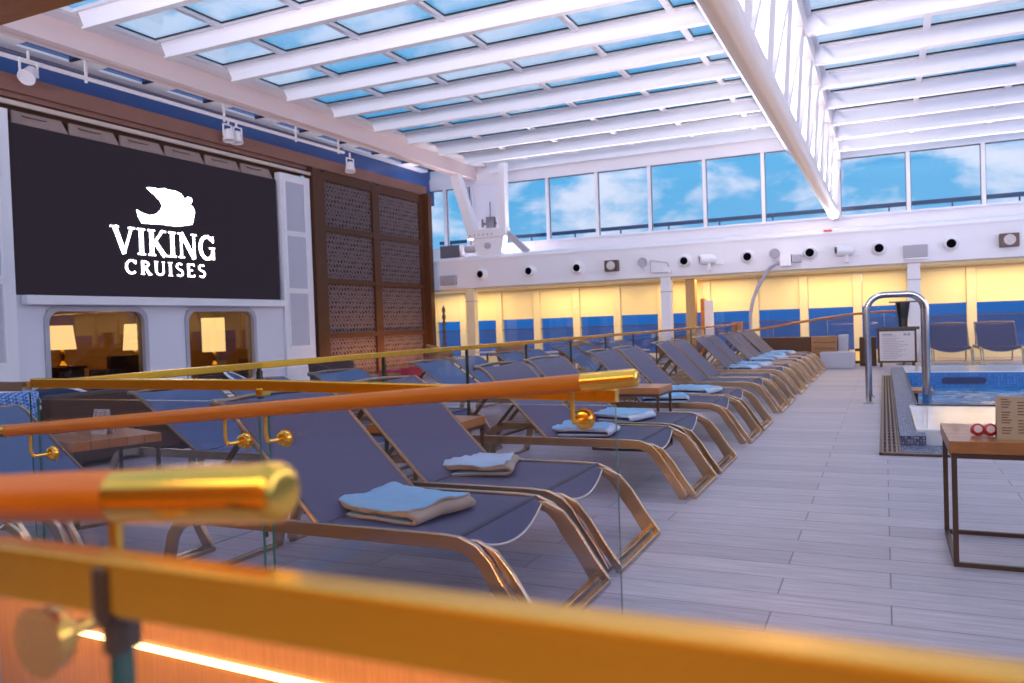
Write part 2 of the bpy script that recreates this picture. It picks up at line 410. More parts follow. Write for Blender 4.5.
# wooden step in tub
s = thing('wooden_step', 'small orange-brown wooden step on dark posts inside the hot tub corner', 'step', (.47, 12.8, -.1))
m = MB()
for k in range(3): m.box((.335, 12.5 + k * .2, .0), (.60, 12.68 + k * .2, .04))
m.build('tread', TABLEW, s)
for x in (.37, .54):
    for y in (12.54, 13.0): MB().box((x, y, -.88), (x + .035, y + .035, 0)).build('leg', BLACK, s)
def grab(y, lab):
    t = thing('grab_rail', lab, 'handrail', (-.2, y, 0))
    xl, xr, h, r = -.2, .47, 1.37, .2
    P = [(xl, y, 0.)] + [(xl, y, .5), (xl, y, h - r)] + arc((xl + r, h - r), r, PI, PI/2, 7, lambda a, b: (a, y, b))[1:] + arc((xr - r, h - r), r, PI/2, 0, 7, lambda a, b: (a, y, b)) + [(xr, y, .5), (xr, y, -.6)]
    m = MB(); m.tube(P, .033, 14, up=(0, 1, 0)); m.build('bent_tube', CHROME, t, smooth=True)
    MB().lathe([(.065, 0), (.065, .012), (.04, .02), (.04, .03)], (xl, y, 0)).build('floor_flange', CHROME, t, smooth=True)
grab(11.1, 'arched stainless steel grab rail at the tub edge, the one nearer the camera')
grab(11.95, 'arched stainless steel grab rail at the tub edge, hidden just behind the nearer one')

# ------------------------------------------------------------------ loungers
def rail_path():
    return [(-.93, .012), (-.905, .12), (-.87, .25), (-.83, .305), (-.77, .335), (-.68, .345), (.0, .345), (.52, .345), (.60, .34), (.665, .315), (.71, .27), (.745, .21), (.81, .12), (.875, .012)]
def make_lounger(name, dz, sling, lab, cat='sun lounger'):
    root = thing(name, lab, cat)
    for s in (-1, 1):
        MB().bar([(x, s * .372, z) for x, z in rail_path()], .024, .042, up=(0, 1, 0)).bm if False else None
        m = MB(); P = [(x, s * .372, z) for x, z in rail_path()]
        m.sweep(P, [(-.028, -.013), (.028, -.013), (.028, .013), (-.028, .013)], up=(0, 1, 0)); m.build('side_rail', FRAME, root, bevel=.003)
    m = MB()
    for s in (-1, 1):
        P = [(.56, s * .338, .335), (.66, s * .338, .33), (.73, s * .338, .30), (.79, s * .338, .23), (.86, s * .338, .12), (.935, s * .338, .018)]
        m.sweep(P, [(-.018, -.012), (.018, -.012), (.018, .012), (-.018, .012)], up=(0, 1, 0))
    m.box((.92, -.35, 0), (.95, .35, .024)); m.build('foot_hoop', FRAME, root, bevel=.003)
    MB().box((.862, -.384, 0), (.892, .384, .024)).build('foot_bar', FRAME, root, bevel=.003)
    MB().box((-.945, -.384, 0), (-.915, .384, .024)).build('head_bar', FRAME, root, bevel=.003)
    for x in (-.55, -.05, .5): MB().tube([(x, -.36, .325), (x, .36, .325)], .011, 8).build('cross_tube', FRAMEB, root, smooth=True)
    # seat
    m = MB(); m.grid(lambda u, v: (-.05 + u * .64, -.352 + v * .704, .362 - .022 * math.sin(PI * v) * math.sin(PI * (.15 + .7 * u))), 12, 10, .007)
    m.build('seat_sling', sling, root, smooth=True)
    MB().box((.585, -.36, .350), (.607, .36, .369)).build('seam_strip', SEAM, root, bevel=.004)
    def fl(u, v):
        y = -.345 + .69 * v; k = 1 - ((v - .5) * 2) ** 2
        return (.607 + u * (.03 + .02 * k), y * (1 - .03 * u), .358 - u * (.012 + .075 * k))
    m = MB(); m.grid(fl, 4, 14, .006); f = m.build('foot_flap', sling, root, smooth=True)
    MB().tube([Vector(fl(1, v / 20)) + Vector((.002, 0, -.003)) for v in range(21)], .0045, 6).build('piping', FLAPP, f, smooth=True)
    # back
    dx = math.sqrt(.70 ** 2 - dz ** 2)
    prof = [(-.05, .362), (-.05 - dx * .5, .358 + dz * .5), (-.05 - dx * .92, .362 + dz * .92), (-.05 - dx * 1.03, .362 + dz * .99), (-.05 - dx * 1.13, .362 + dz * .985)]
    def bp(u):
        t = u * 4; i = min(3, int(t)); f = t - i
        a, b = prof[i], prof[i + 1]; return (a[0] + (b[0] - a[0]) * f, a[1] + (b[1] - a[1]) * f)
    def bs(u, v):
        x, z = bp(u); k = math.sin(PI * v); w = .352 - .02 * max(0, u - .75) * 4
        return (x + .02 * k * min(1, u * 2) , (-w + 2 * w * v), z - .02 * k * min(1, u * 2) + .012 * k * max(0, u - .7) * 3)
    m = MB(); m.grid(bs, 16, 10, -.007); m.build('back_sling', sling, root, smooth=True)
    m = MB(); P = []
    for u in [k / 12 for k in range(13)]: x, z = bp(u); P.append((x, -.368, z - .006))
    x, z = bp(1)
    top = [(x - .03 * math.sin(PI * k / 8), -.368 + .736 * k / 8, z - .004 + .012 * math.sin(PI * k / 8)) for k in range(9)]
    Q = [(p[0], .368, p[2]) for p in P[::-1]]
    m.tube(P[:-1] + top + Q[1:], .011, 8, up=(0, 0, 1)); m.build('back_frame', FRAMED, root, smooth=True)
    for s in (-1, 1):
        x, z = bp(.42)
        MB().bar([(x, s * .35, z - .02), (x - .34, s * .33, .345)], .012, .024).build('support_strut', FRAMEB, root)
    return root

proto_a = make_lounger('sun_lounger', .50, SLING, 'x')
Y0 = [2.60, 5.06, 7.42, 9.86, 12.2, 14.42, 16.35]
XR = -2.06
labsA = [
 'grey sling sun lounger nearest the camera, with a blue towel on its seat',
 'grey sling sun lounger second in the walkway row, its towel half lilac and half blue',
 'grey sling sun lounger just beyond the first side table, thick lilac towel on it',
 'grey sling sun lounger just before the second side table, flat blue towel on its seat',
 'grey sling sun lounger right behind the second side table',
 'grey sling sun lounger sixth along the walkway row, plain blue towel on its seat',
 'grey sling sun lounger mid row without a towel, nearer of the two empty ones',
 'grey sling sun lounger mid row without a towel, farther of the two empty ones',
 'grey sling sun lounger just beyond the two empty ones, with a blue towel',
 'grey sling sun lounger fifth from the far end of the walkway row',
 'grey sling sun lounger fourth from the far end of the walkway row',
 'grey sling sun lounger third from the far end of the walkway row',
 'grey sling sun lounger next to last at the far end of the walkway row',
 'grey sling sun lounger at the very far end of the walkway row']
k = 0; used = False; Lpos = []
for y in Y0:
    for d in (0, .86):
        yy = y + d + .385
        place(proto_a, used, (XR, yy, 0), 0, labsA[k], 'grey sun loungers in a row along the walkway'); used = True; k += 1; Lpos.append(yy)
# pair facing across from the pool
for x, l in ((1.25, 'grey sling sun lounger beyond the hot tub, beside the white column'), (2.13, 'grey sling sun lounger beyond the hot tub, cut by the right edge')):
    place(proto_a, True, (x, 19.45, 0), -PI / 2, l, 'sun loungers beyond the hot tub')
proto_b = make_lounger('sun_lounger', .40, SLINGB, 'x')
labsB = ['blue sling sun lounger cut by the left edge behind the corner of the glass barrier', 'blue sling sun lounger at the far left beside the low brown table',
 'blue sling sun lounger right beyond the brown side table seen through the glass', 'blue sling sun lounger second beyond the brown side table seen through the glass',
 'blue sling sun lounger standing alone behind the brass rail, rounded back just showing above it', 'blue sun lounger behind the brass rail, its whole back clear, left of a pair',
 'blue sun lounger behind the brass rail, right neighbour of the clearly seen one', 'blue sun lounger of the inner row halfway to the windows, nearer of its pair',
 'blue sun lounger of the inner row halfway to the windows, farther of its pair', 'blue sun lounger of the inner row, nearer of the second pair from the end',
 'blue sun lounger of the inner row, farther of the second pair from the end', 'blue sling sun lounger of the inner row, nearer of the last pair by the windows', 'blue sling sun lounger of the inner row, very last one by the windows']
used = False
for y, l in zip([1.55, 2.45, 4.02, 4.86, 6.0, 7.76, 8.62, 9.85, 10.7, 12.1, 12.96, 14.5, 15.36], labsB):
    place(proto_b, used, (-4.21, y + .385, 0), 0, l, 'blue sun loungers of the inner row behind the brass rail'); used = True

# ------------------------------------------------------------------ towels
def make_towel(name, lab, L, W, seed, mats, layers=4, roll=False, amp=.016, grp='pool towels on the sun loungers'):
    root = None
    th = .014; H = .017
    path = []
    if not roll:
        for l in range(layers):
            xs = [k / 10 for k in range(11)]
            if l % 2: xs = xs[::-1]
            ext = 1 - .03 * l
            for x in xs: path.append(((x - .5) * L * ext, .004 + l * H * 1.15))
            if l < layers - 1:
                e = (.5 if l % 2 == 0 else -.5) * L * ext; sg = 1 if l % 2 == 0 else -1
                path.append((e + sg * .009, .004 + (l + .5) * H * 1.15))
    else:
        for k in range(60):
            a = k / 60 * 2 * PI * 2.6; r = .012 + .052 * k / 60
            path.append((r * 1.35 * math.cos(a), .062 + r * .95 * math.sin(a)))
        path += [(.075 - .0 + .02 * q, .055 - .016 * q) for q in range(1, 3)]
    rnd = random.Random(seed); ox, oy = rnd.random() * 50, rnd.random() * 50
    n = len(path)
    def fn(u, v):
        t = u * (n - 1); i = min(n - 2, int(t)); f = t - i
        x = path[i][0] + (path[i+1][0] - path[i][0]) * f; z = path[i][1] + (path[i+1][1] - path[i][1]) * f
        y = (v - .5) * W
        lvl = z / (layers * H)
        nn = noise.noise(Vector((x * 5.5 + ox, y * 5.5 + oy, 0))); n2 = noise.noise(Vector((x * 19 + ox, y * 19 + oy, 5)))
        edge = max(abs(v - .5) * 2, abs(x) / (L / 2))
        zz = z + lvl * (amp * 1.5 * nn + amp * .5 * n2 + .018 * lvl) * (1 if not roll else .3) - lvl * .012 * max(0, edge - .75) * 4
        return (x + .02 * noise.noise(Vector((y * 6 + ox, lvl * 2, 1))), y + .022 * noise.noise(Vector((x * 7, lvl * 3 + oy, 2))), max(.003, zz) + th * .6)
    m = MB(); m.grid(fn, (n - 1) * (2 if not roll else 1), 22, th, mi2=1)
    o = m.build(name, mats, None, smooth=True, ang=180)
    o.data.transform(Matrix.Translation((0, 0, 0)))
    tag(o, lab, 'towel', grp); o['_c'] = 0; del o['_c']
    return o
SEATZ = .352
def put(o, x, y, rz, z=SEATZ):
    o.location = (x, y, z); o.rotation_euler = (0, 0, rz)
specs = [
 (-1.95, 2.98, -.18, dict(L=.50, W=.40, seed=1, mats=[TOWELB, TOWELC], layers=3, amp=.016), 'folded sky blue towel with a beige underside on the nearest sun lounger'),
 (-2.10, 3.96, .30, dict(L=.46, W=.42, seed=2, mats=[TOWELX, TOWELC], layers=3, amp=.022), 'towel with lilac and blue folds on the second sun lounger from the camera'),
 (-2.02, 5.45, .1, dict(L=.52, W=.34, seed=3, mats=[TOWELB, TOWELL], layers=3, amp=.02), 'thick folded pale blue towel right behind the round brass rail bracket'),
 (-2.02, 6.34, -.25, dict(L=.50, W=.40, seed=4, mats=[TOWELB, TOWELL], layers=3, amp=.018), 'flat folded blue towel on the lounger just before the second side table'),
 (-1.98, 7.80, .3, dict(L=.44, W=.40, seed=5, mats=[TOWELB, TOWELL], layers=3, amp=.014), 'rolled-edge pale blue towel half hidden behind the second side table'),
 (-1.90, 8.72, -.2, dict(L=.50, W=.42, seed=6, mats=[TOWELB, TOWELL], layers=3, amp=.016), 'blue towel on the lounger next after the one behind the second side table'),
]
for x, y, r, kw, lab in specs: put(make_towel('folded_towel', lab, **kw), x, y, r)
bt = make_towel('folded_towel', 'x', .52, .42, 9, [TOWELB, TOWELL], 3, amp=.018); used = False
for x, idx, lab in ((-2.02, 8, 'blue towel on the first lounger beyond the two empty ones'), (-1.96, 9, 'blue towel on the second lounger beyond the two empty ones'),
                    (-2.04, 10, 'blue towel on the fourth lounger from the far end'), (-1.95, 11, 'blue towel on the third lounger from the far end'),
                    (-2.06, 12, 'blue towel on the lounger next to last in the row'), (-1.98, 13, 'blue towel on the last lounger at the far end of the row')):
    o = bt if not used else bt.copy()
    if used: COL.objects.link(o)
    used = True; o['label'] = lab; o['group'] = 'pool towels on the sun loungers'
    put(o, x, Lpos[idx] - .02, random.uniform(-.4, .4))

# ------------------------------------------------------------------ side tables
TBX, TBY, TBR = -4.67, 3.60, -.32
def make_table(name, lab, x0, y0, x1, y1, h, grp=None):
    t = thing(name, lab, 'side table', ((x0 + x1) / 2, (y0 + y1) / 2, 0), grp)
    m = MB(); n = 5; w = (y1 - y0) / n
    for k in range(n): m.box((x0, y0 + k * w + .001, h - .055), (x1, y0 + (k + 1) * w - .001, h))
    m.build('tabletop', TABLEW, t, bevel=.002)
    for nm, za, zc in (('upper_frame', h - .078, h - .0555), ('lower_frame', 0, .02)):
        m = MB()
        for y in (y0 + .008, y1 - .03): m.box((x0 + .008, y, za), (x1 - .008, y + .022, zc))
        for x in (x0 + .008, x1 - .03): m.box((x, y0 + .03, za), (x + .022, y1 - .03, zc))
        m.build(nm, FRAMEB, t)
    for x in (x0 + .008, x1 - .030):
        for y in (y0 + .008, y1 - .030): MB().box((x, y, .02), (x + .022, y + .022, h - .078)).build('leg', FRAMEB, t)
    return t
make_table('side_table', 'square teak-topped side table cut by the right edge, holding red goggles and a menu card', .25, 4.05, .92, 4.69, .565)
make_table('side_table', 'teak-topped side table between the second and third loungers of the row', -3.10, 4.36, -2.51, 4.93, .53)
make_table('side_table', 'teak-topped side table beyond the end of the wooden handrail, between fourth and fifth loungers', -2.42, 6.82, -1.78, 7.30, .56)
tb = make_table('side_table', 'low brown side table seen through the glass at the left, a small card on it', -.33, -.27, .33, .27, .53)
tb.location = (TBX, TBY, 0); tb.rotation_euler = (0, 0, TBR)
# things on tables
def card(name, lab, x0, x1, y, z, h, lean, mt, cat):
    t = thing(name, lab, cat, ((x0 + x1) / 2, y, z))
    m = MB(); P = [(x0, y, z), (x1, y, z), (x1, y + lean, z + h), (x0, y + lean, z + h)]
    m.prism([(y, z), (y + .004, z), (y + lean + .004, z + h), (y + lean, z + h)], 'x', x0, x1)
    m.prism([(y + 2 * lean, z), (y + 2 * lean + .004, z), (y + lean + .006, z + h), (y + lean + .002, z + h)], 'x', x0, x1)
    m.build('folded_card', mt, t)
    m = MB(); w = x1 - x0
    for c0, c1, n in ((.1, .32, 14), (.42, .60, 12), (.68, .92, 14)):
        for k in range(n):
            if (k * 7 + n) % 6 == 0: continue
            u = .08 + .84 * k / n; zz = z + h * (1 - u); yy = y + lean * (1 - u)
            m.box((x0 + w * c0, yy - .0012, zz), (x0 + w * (c0 + (c1 - c0) * (.6 + .4 * ((k * 5) % 7) / 7)), yy - .0002, zz + h * .022))
    m.build('printed_lines', INK, t)
card('menu_card', 'tan standing menu card on the table at the right edge', .445, .64, 4.14, .565, .19, .03, KRAFT, 'menu card')
card('table_card', 'small grey tent card on the low table behind the glass', TBX - .07, TBX + .07, TBY, .53, .16, .03, PAPER, 'card')
gg = thing('goggles', 'small red swimming goggles lying on the right-hand side table', 'goggles', (.40, 4.22, .565))
for x in (.375, .425):
    MB().lathe([(.0, .02), (.014, .02), (.026, .014), (.030, .0), (.025, -.012)], (x, 4.20, .600), (0, -1, .25), 16).build('eye_cup', RED, gg, smooth=True)
    MB().lathe([(0, .024), (.017, .024), (.017, .0205)], (x, 4.20, .600), (0, -1, .25), 16).build('lens', LENS, gg, smooth=True)
MB().tube([(.352, 4.21, .589), (.358, 4.26, .578), (.40, 4.285, .575), (.442, 4.26, .578), (.448, 4.21, .589)], .007, 8).build('strap', RED, gg, smooth=True)
MB().tube([(.392, 4.19, .592), (.40, 4.185, .596), (.408, 4.19, .592)], .004, 6).build('nose_bridge', RED, gg, smooth=True)

# ------------------------------------------------------------------ near ramp: rails and glass
def glass_panel(m, a, b, z0, z1, th=.012):
    """vertical slab between (x,y) a and b; small faces take slot 1"""
    A = Vector((*a, 0)); B = Vector((*b, 0)); d = (B - A).normalized(); n = Vector((-d.y, d.x, 0)) * th / 2
    c = [A - n, B - n, B + n, A + n]
    lo = [m.v((p.x, p.y, z0)) for p in c]; hi = [m.v((p.x, p.y, z1)) for p in c]
    m._f([lo[0], lo[1], hi[1], hi[0]], 0); m._f([lo[2], lo[3], hi[3], hi[2]], 0)
    m._f([lo[1], lo[2], hi[2], hi[1]], 1); m._f([lo[3], lo[0], hi[0], hi[3]], 1); m._f(lo[::-1], 1); m._f(hi, 1)
def balustrade(name, lab, segs, ztop, z0, w=.035, h=.036, path=None):
    t = thing(name, lab, 'glass barrier', (*segs[0][0], 0))
    for i, (a, b) in enumerate(segs):
        m = MB(); glass_panel(m, a, b, z0, ztop - h - (.025 if path else 0)); m.build('glass_pane', [CLEAR, EDGEG], t)
    a, b = segs[0][0], segs[-1][1]
    m = MB(); m.bar(path or [(a[0], a[1], ztop - h / 2), (b[0], b[1], ztop - h / 2)], w, h); m.build('top_rail', BRASS, t, bevel=.003)
    for s0, s1 in zip(segs, segs[1:]):
        x = (s0[1][0] + s1[0][0]) / 2; y = (s0[1][1] + s1[0][1]) / 2
        m = MB(); m.box((x - (.014 if z0 > .1 else .007), y - w/2 - .004, ztop - h - .006), (x + (.014 if z0 > .1 else .007), y + w/2 + .004, ztop + (.004 if z0 > .1 else -.004) - (.02 if path else 0))); m.build('joint_sleeve', BRASS2 if z0 > .1 else FRAMEB, t, bevel=.003)
    return t
# far side of ramp
far = balustrade('glass_balustrade', 'glass barrier with a flat brass top rail in front of the nearest loungers', [((-3.02, 2.07), (-1.90, 2.07)), ((-1.86, 2.07), (-.66, 2.07))], .985, .30, path=[(-3.04, 2.07, .987), (-1.88, 2.07, .979), (-.655, 2.07, .951)])
near = balustrade('glass_balustrade', 'blurred glass barrier with a flat brass top rail right in front of the camera', [((-1.25, .41), (-.523, .41)), ((-.511, .41), (.45, .41))], .99, .06, w=.03, h=.04)
MB().box((-.522, .398, .92), (-.510, .422, .949)).build('clamp', FRAMEB, near)
# wood curb with led
cb = thing('panelled_curb', 'low wood-panelled curb with a glowing light strip under the far glass barrier', 'curb', (-1.8, 2.1, 0))
m = MB(); m.box((-3.24, 2.031, .001), (-.66, 2.11, .30)); m.box((-3.24, 2.015, -.40), (-.66, 2.029, .2)); m.build('wood_panel', WOOD, cb)
m = MB(); m.bar([(-3.08, 2.008, .068), (-.9, 2.008, .008)], .012, .022); m.build('light_strip', LED, cb)
m = MB()
for k in range(8): m.box((-2.9 + .33 * k, 2.005, .17), (-2.86 + .33 * k, 2.03, .195))
m.build('fixing_block', FRAMEB, cb)

def handrail(name, lab, x0, x1, y, z_of, r, caplen, brx, yg, endcap_both=False):
    t = thing(name, lab, 'handrail', ((x0 + x1) / 2, y, 0))
    xw = x1 - caplen; xs = x0 + (caplen if endcap_both else 0)
    MB().tube([(xs, y, z_of(xs)), ((xs + xw) / 2, y, z_of((xs + xw) / 2)), (xw, y, z_of(xw))], r, 24).build('teak_bar', TEAK, t, smooth=True)
    def sleeve(xa, xb):
        d = Vector((xb - xa, 0, z_of(xb) - z_of(xa))); L = d.length
        rr = r * 1.05; cr_ = rr * .45
        MB().lathe([(rr, 0), (rr, L - cr_)] + [(rr - cr_ + cr_ * math.cos(a * PI / 16), L - cr_ + cr_ * math.sin(a * PI / 16)) for a in range(1, 9)] + [(0, L)], (xa, y, z_of(xa)), d, 24).build('brass_end', BRASS2, t, smooth=True)
    sleeve(xw, x1)
    if endcap_both: sleeve(xs, x0)
    s = 1 if yg > y else -1
    for x in brx:
        z = z_of(x); m = MB()
        P = [(x, y, z - r), (x, y, z - .085)] + [(x, y + s * .02 * (1 - math.cos(a * PI / 8)), z - .085 - .02 * math.sin(a * PI / 8)) for a in (1, 2, 3, 4)] + [(x, yg - s * .012, z - .105)]
        m.tube(P, .0065, 10, up=(1, 0, 0)); b = m.build('bracket', BRASS2, t, smooth=True)
        MB().lathe([(.012, .024), (.022, .02), (.026, .012), (.026, 0), (.03, -.001)], (x, yg - s * .006, z - .105), (0, -s, 0), 20).build('rosette', BRASS2, b, smooth=True)
zr = lambda x: 1.018 + (x + .41) * .078
handrail('handrail', 'long teak handrail with a brass tip, sloping down left before the far glass barrier', -3.2, -.565, 1.965, zr, .023, .15, [-2.92, -1.95, -1.78, -.745], 2.062, True)
zn = lambda x: 1.0235 + (x + .44) * .0755
handrail('handrail', 'very blurred teak handrail with a thick rounded brass tip, closest to the camera', -1.3, -.435, .50, zn, .0235, .185, [-.632], .418)

# third rail behind the row
t = thing('brass_railing', 'long brass rail on glass panes and thin posts running behind the lounger row', 'railing', (-3.2, 11, 0))
ys = [2.14 + .0] + [3.5 + 1.24 * k for k in range(14)]
for a, b in zip(ys, ys[1:]):
    m = MB(); glass_panel(m, (-3.2, a + .02), (-3.2, b - .02), .06, .94, .01); m.build('glass_pane', [CLEAR2, EDGEG], t)
m = MB(); m.bar([(-3.03, 2.1, .976), (-3.12, 2.8, .974), (-3.2, 3.5, .972), (-3.2, ys[-1], .972)], .05, .036); m.build('top_rail', BRASS, t, bevel=.003)
for y in ys[1:]: MB().box((-3.21, y - .008, 0), (-3.19, y + .008, .955)).build('post', FRAMEB, t)
m = MB(); m.box((-3.30, ys[-1], .78), (-3.08, ys[-1] + .2, 1.04)); tag(m.build('end_block', TABLEW), 'red-brown block joining the brass rail and the curved rail at the far end', 'rail block')
tag(part('steel_rail_end', CHROME, None, ((-4.2, 2.045, .955), (-3.075, 2.085, .992))), 'short grey steel rail running on left from the corner of the brass rails', 'rail')
# curved far handrail
t = thing('curved_railing', 'dark red handrail rising to the right in front of the far windows', 'railing', (-1.5, 20.0, 0))
P = [(-3.0, 19.9, .80), (-2.4, 19.95, .88), (-1.8, 20.0, .98), (-1.2, 20.0, 1.06), (-.6, 20.0, 1.13), (0, 20.0, 1.155), (.5, 20.0, 1.15)]
MB().tube(P, .03, 8).build('rail', TABLEW, t, smooth=True)
for p in P[1::2]: MB().tube([(p[0], p[1], 0), (p[0], p[1], p[2] - .02)], .012, 6).build('post', CHROME, t, smooth=True)
MB().tube([(-3.0, 19.9, 0), (-3.0, 19.9, .79)], .02, 8).build('post', TABLEW, t, smooth=True)

# wooden soffit beam at upper left
m = MB(); m.box((-12., 1.9, 2.62), (-2.7, 2.43, 2.9)); struct(m.build('trim_1', mat('orange_stained_beam', (.75, .28, .04), .4, col2=(.5, .16, .02), scale=4, stretch=(1, 9, 9))), 'stained wooden beam crossing the upper left corner')

# ------------------------------------------------------------------ left wall with screen
WX = -12.
wy0, wy1 = 2., 20.2
W1 = (8.42, 10.28); W2 = (11.23, 13.02); WZ = (.12, 1.65)
wall = part('wall_left', WALLW, None, ((WX - .2, 7.93, 0), (WX, W1[0], 1.87)), ((WX - .2, W1[1], 0), (WX, W2[0], 1.87)), ((WX - .2, W2[1], 0), (WX, 13.94, 1.87)),
     ((WX - .2, W1[0], 0), (WX, W1[1], WZ[0])), ((WX - .2, W2[0], 0), (WX, W2[1], WZ[0])), ((WX - .2, W1[0], WZ[1]), (WX, W1[1], 1.87)), ((WX - .2, W2[0], WZ[1]), (WX, W2[1], 1.87)))
struct(wall)
struct(part('wall_left', WALLW, None, ((WX - .25, 7.93, 1.88), (WX - .14, 13.94, 4.5))))
struct(part('wall_left', WALLW, None, ((WX - .2, wy0, 0), (WX, 6.29, 4.9))))
struct(part('trim_2', WHITE, None, ((WX, 8.02, 1.72), (WX + .16, 13.86, 1.865)), bevel=.01), 'white ledge under the screen')
for i, (a, b) in enumerate((W1, W2)):
    w = part('window_%d' % (i + 1), DARKGL, None, ((WX - .06, a + .02, WZ[0] + .02), (WX - .05, b - .02, WZ[1] - .02))); struct(w)
    m = MB(); o = rrect(a - .05, WZ[0] - .05, b + .05, WZ[1] + .05, .24, 8); inn = rrect(a + .03, WZ[0] + .03, b - .03, WZ[1] - .03, .20, 8)
    n = len(o)
    for xx in (0,):
        A = [m.v((WX + .03, *p)) for p in o]; B = [m.v((WX + .03, *p)) for p in inn]; C = [m.v((WX - .08, *p)) for p in inn]; D = [m.v((WX - .001, *p)) for p in o]
        for k in range(n):
            k2 = (k + 1) % n
            m._f([A[k], A[k2], B[k2], B[k]]); m._f([B[k], B[k2], C[k2], C[k]]); m._f([D[k], D[k2], A[k2], A[k]])
    m.build('window_frame', MGREY, w, smooth=True)
    # mask the corners between rounded frame and opening
    m = MB()
    for cy, cz, sy, sz in ((a, WZ[0], 1, 1), (b, WZ[0], -1, 1), (b, WZ[1], -1, -1), (a, WZ[1], 1, -1)):
        pts = [(cy, cz)] + [(cy + sy * (.03 + .20 * (1 - math.sin(q * PI / 12))), cz + sz * (.03 + .20 * (1 - math.cos(q * PI / 12)))) for q in range(7)]
        m.prism(pts, 'x', WX - .09, WX - .07)
    m.build('corner_fillet', MGREY, w)
# saloon behind windows
struct(part('wall_saloon', GOLDW, None, ((WX - 2.3, 7.6, 0), (WX - 2.2, 14.4, 1.9)), ((WX - 2.2, 7.5, 0), (WX - .25, 7.6, 1.9)), ((WX - 2.2, 14.3, 0), (WX - .25, 14.4, 1.9)), ((WX - 2.3, 7.5, 1.9), (WX - .25, 14.4, 1.95)), ((WX - 2.3, 7.5, -.05), (WX - .25, 14.4, 0))))
def tlamp(y, x, w, h, zc, lab, sq=False):
    t = thing('table_lamp', lab, 'lamp', (x, y, 0))
    MB().lathe([(w * .5 * (1 if sq else .8), h / 2), (w * .5, -h / 2)], (x, y, zc), seg=(4 if sq else 24)).build('lamp_shade', SHADE, t, smooth=not sq)
    MB().lathe([(.03, 0), (.05, -.12), (.02, -.2), (.09, -.28), (.09, -.30)], (x, y, zc - h / 2), seg=16).build('lamp_base', BRASS, t, smooth=True)
    m = MB(); top = zc - h / 2 - .30; m.box((x - .25, y - .3, top - .04), (x + .25, y + .3, top)); m.box((x - .22, y - .25, 0), (x + .22, y + .25, top - .04)); tag(m.build('side_cabinet', DARKW), 'dark cabinet under the ' + lab, 'cabinet')
tlamp(9.46, WX - 1.1, .46, .42, 1.2, 'glowing table lamp at the left inside the left window')
tlamp(10.98, WX - 1.1, .44, .50, 1.17, 'glowing table lamp at the right inside the left window')
tlamp(12.98, WX - 1.1, .66, .72, 1.16, 'large square lit lamp inside the right window', True)
for y, l in ((10.2, 'dark armchair silhouette inside the left window'), (13.85, 'dark armchair silhouette inside the right window')):
    m = MB(); m.box((WX - .9, y - .35, 0), (WX - .35, y + .35, .45)); m.box((WX - .5, y - .35, .4), (WX - .35, y + .35, .85)); m.box((WX - .9, y - .4, .3), (WX - .35, y - .3, .62)); m.box((WX - .9, y + .3, .3), (WX - .35, y + .4, .62))
    tag(m.build('armchair', DARKW, bevel=.03), l, 'armchair')
# screen
scr = thing('led_screen', 'huge black screen showing a white ship emblem and VIKING CRUISES', 'screen', (WX, 10.9, 1.9))
part('screen_panel', SCREEN, scr, ((WX - .11, 8.0, 1.875), (WX - .0, 13.87, 4.50)))
XL = WX + .0
def yz(px, py):   # plane coordinates measured on the screen (Y, Z)
    # bilinear from measured corners of the lettering
    u = (px - 112) / 104.; 
    return None
def bar2(m, p, q, w, d=.012):
    (y0, z0), (y1, z1) = p, q; L = math.hypot(y1 - y0, z1 - z0); ny, nz_ = -(z1 - z0) / L * w / 2, (y1 - y0) / L * w / 2
    m.prism([(y0 + ny, z0 + nz_), (y0 - ny, z0 - nz_), (y1 - ny, z1 - nz_), (y1 + ny, z1 + nz_)], 'x', XL, XL + d)
def arc2(m, c, ry, rz, a0, a1, w0, n=14):
    pts = [(c[0] + ry * math.cos(a0 + (a1 - a0) * k / n), c[1] + rz * math.sin(a0 + (a1 - a0) * k / n)) for k in range(n + 1)]
    ins = [(c[0] + (ry - w0) * math.cos(a0 + (a1 - a0) * k / n), c[1] + (rz - w0 * .8) * math.sin(a0 + (a1 - a0) * k / n)) for k in range(n + 1)]
    for k in range(n): m.prism([pts[k], pts[k+1], ins[k+1], ins[k]], 'x', XL, XL + .012)
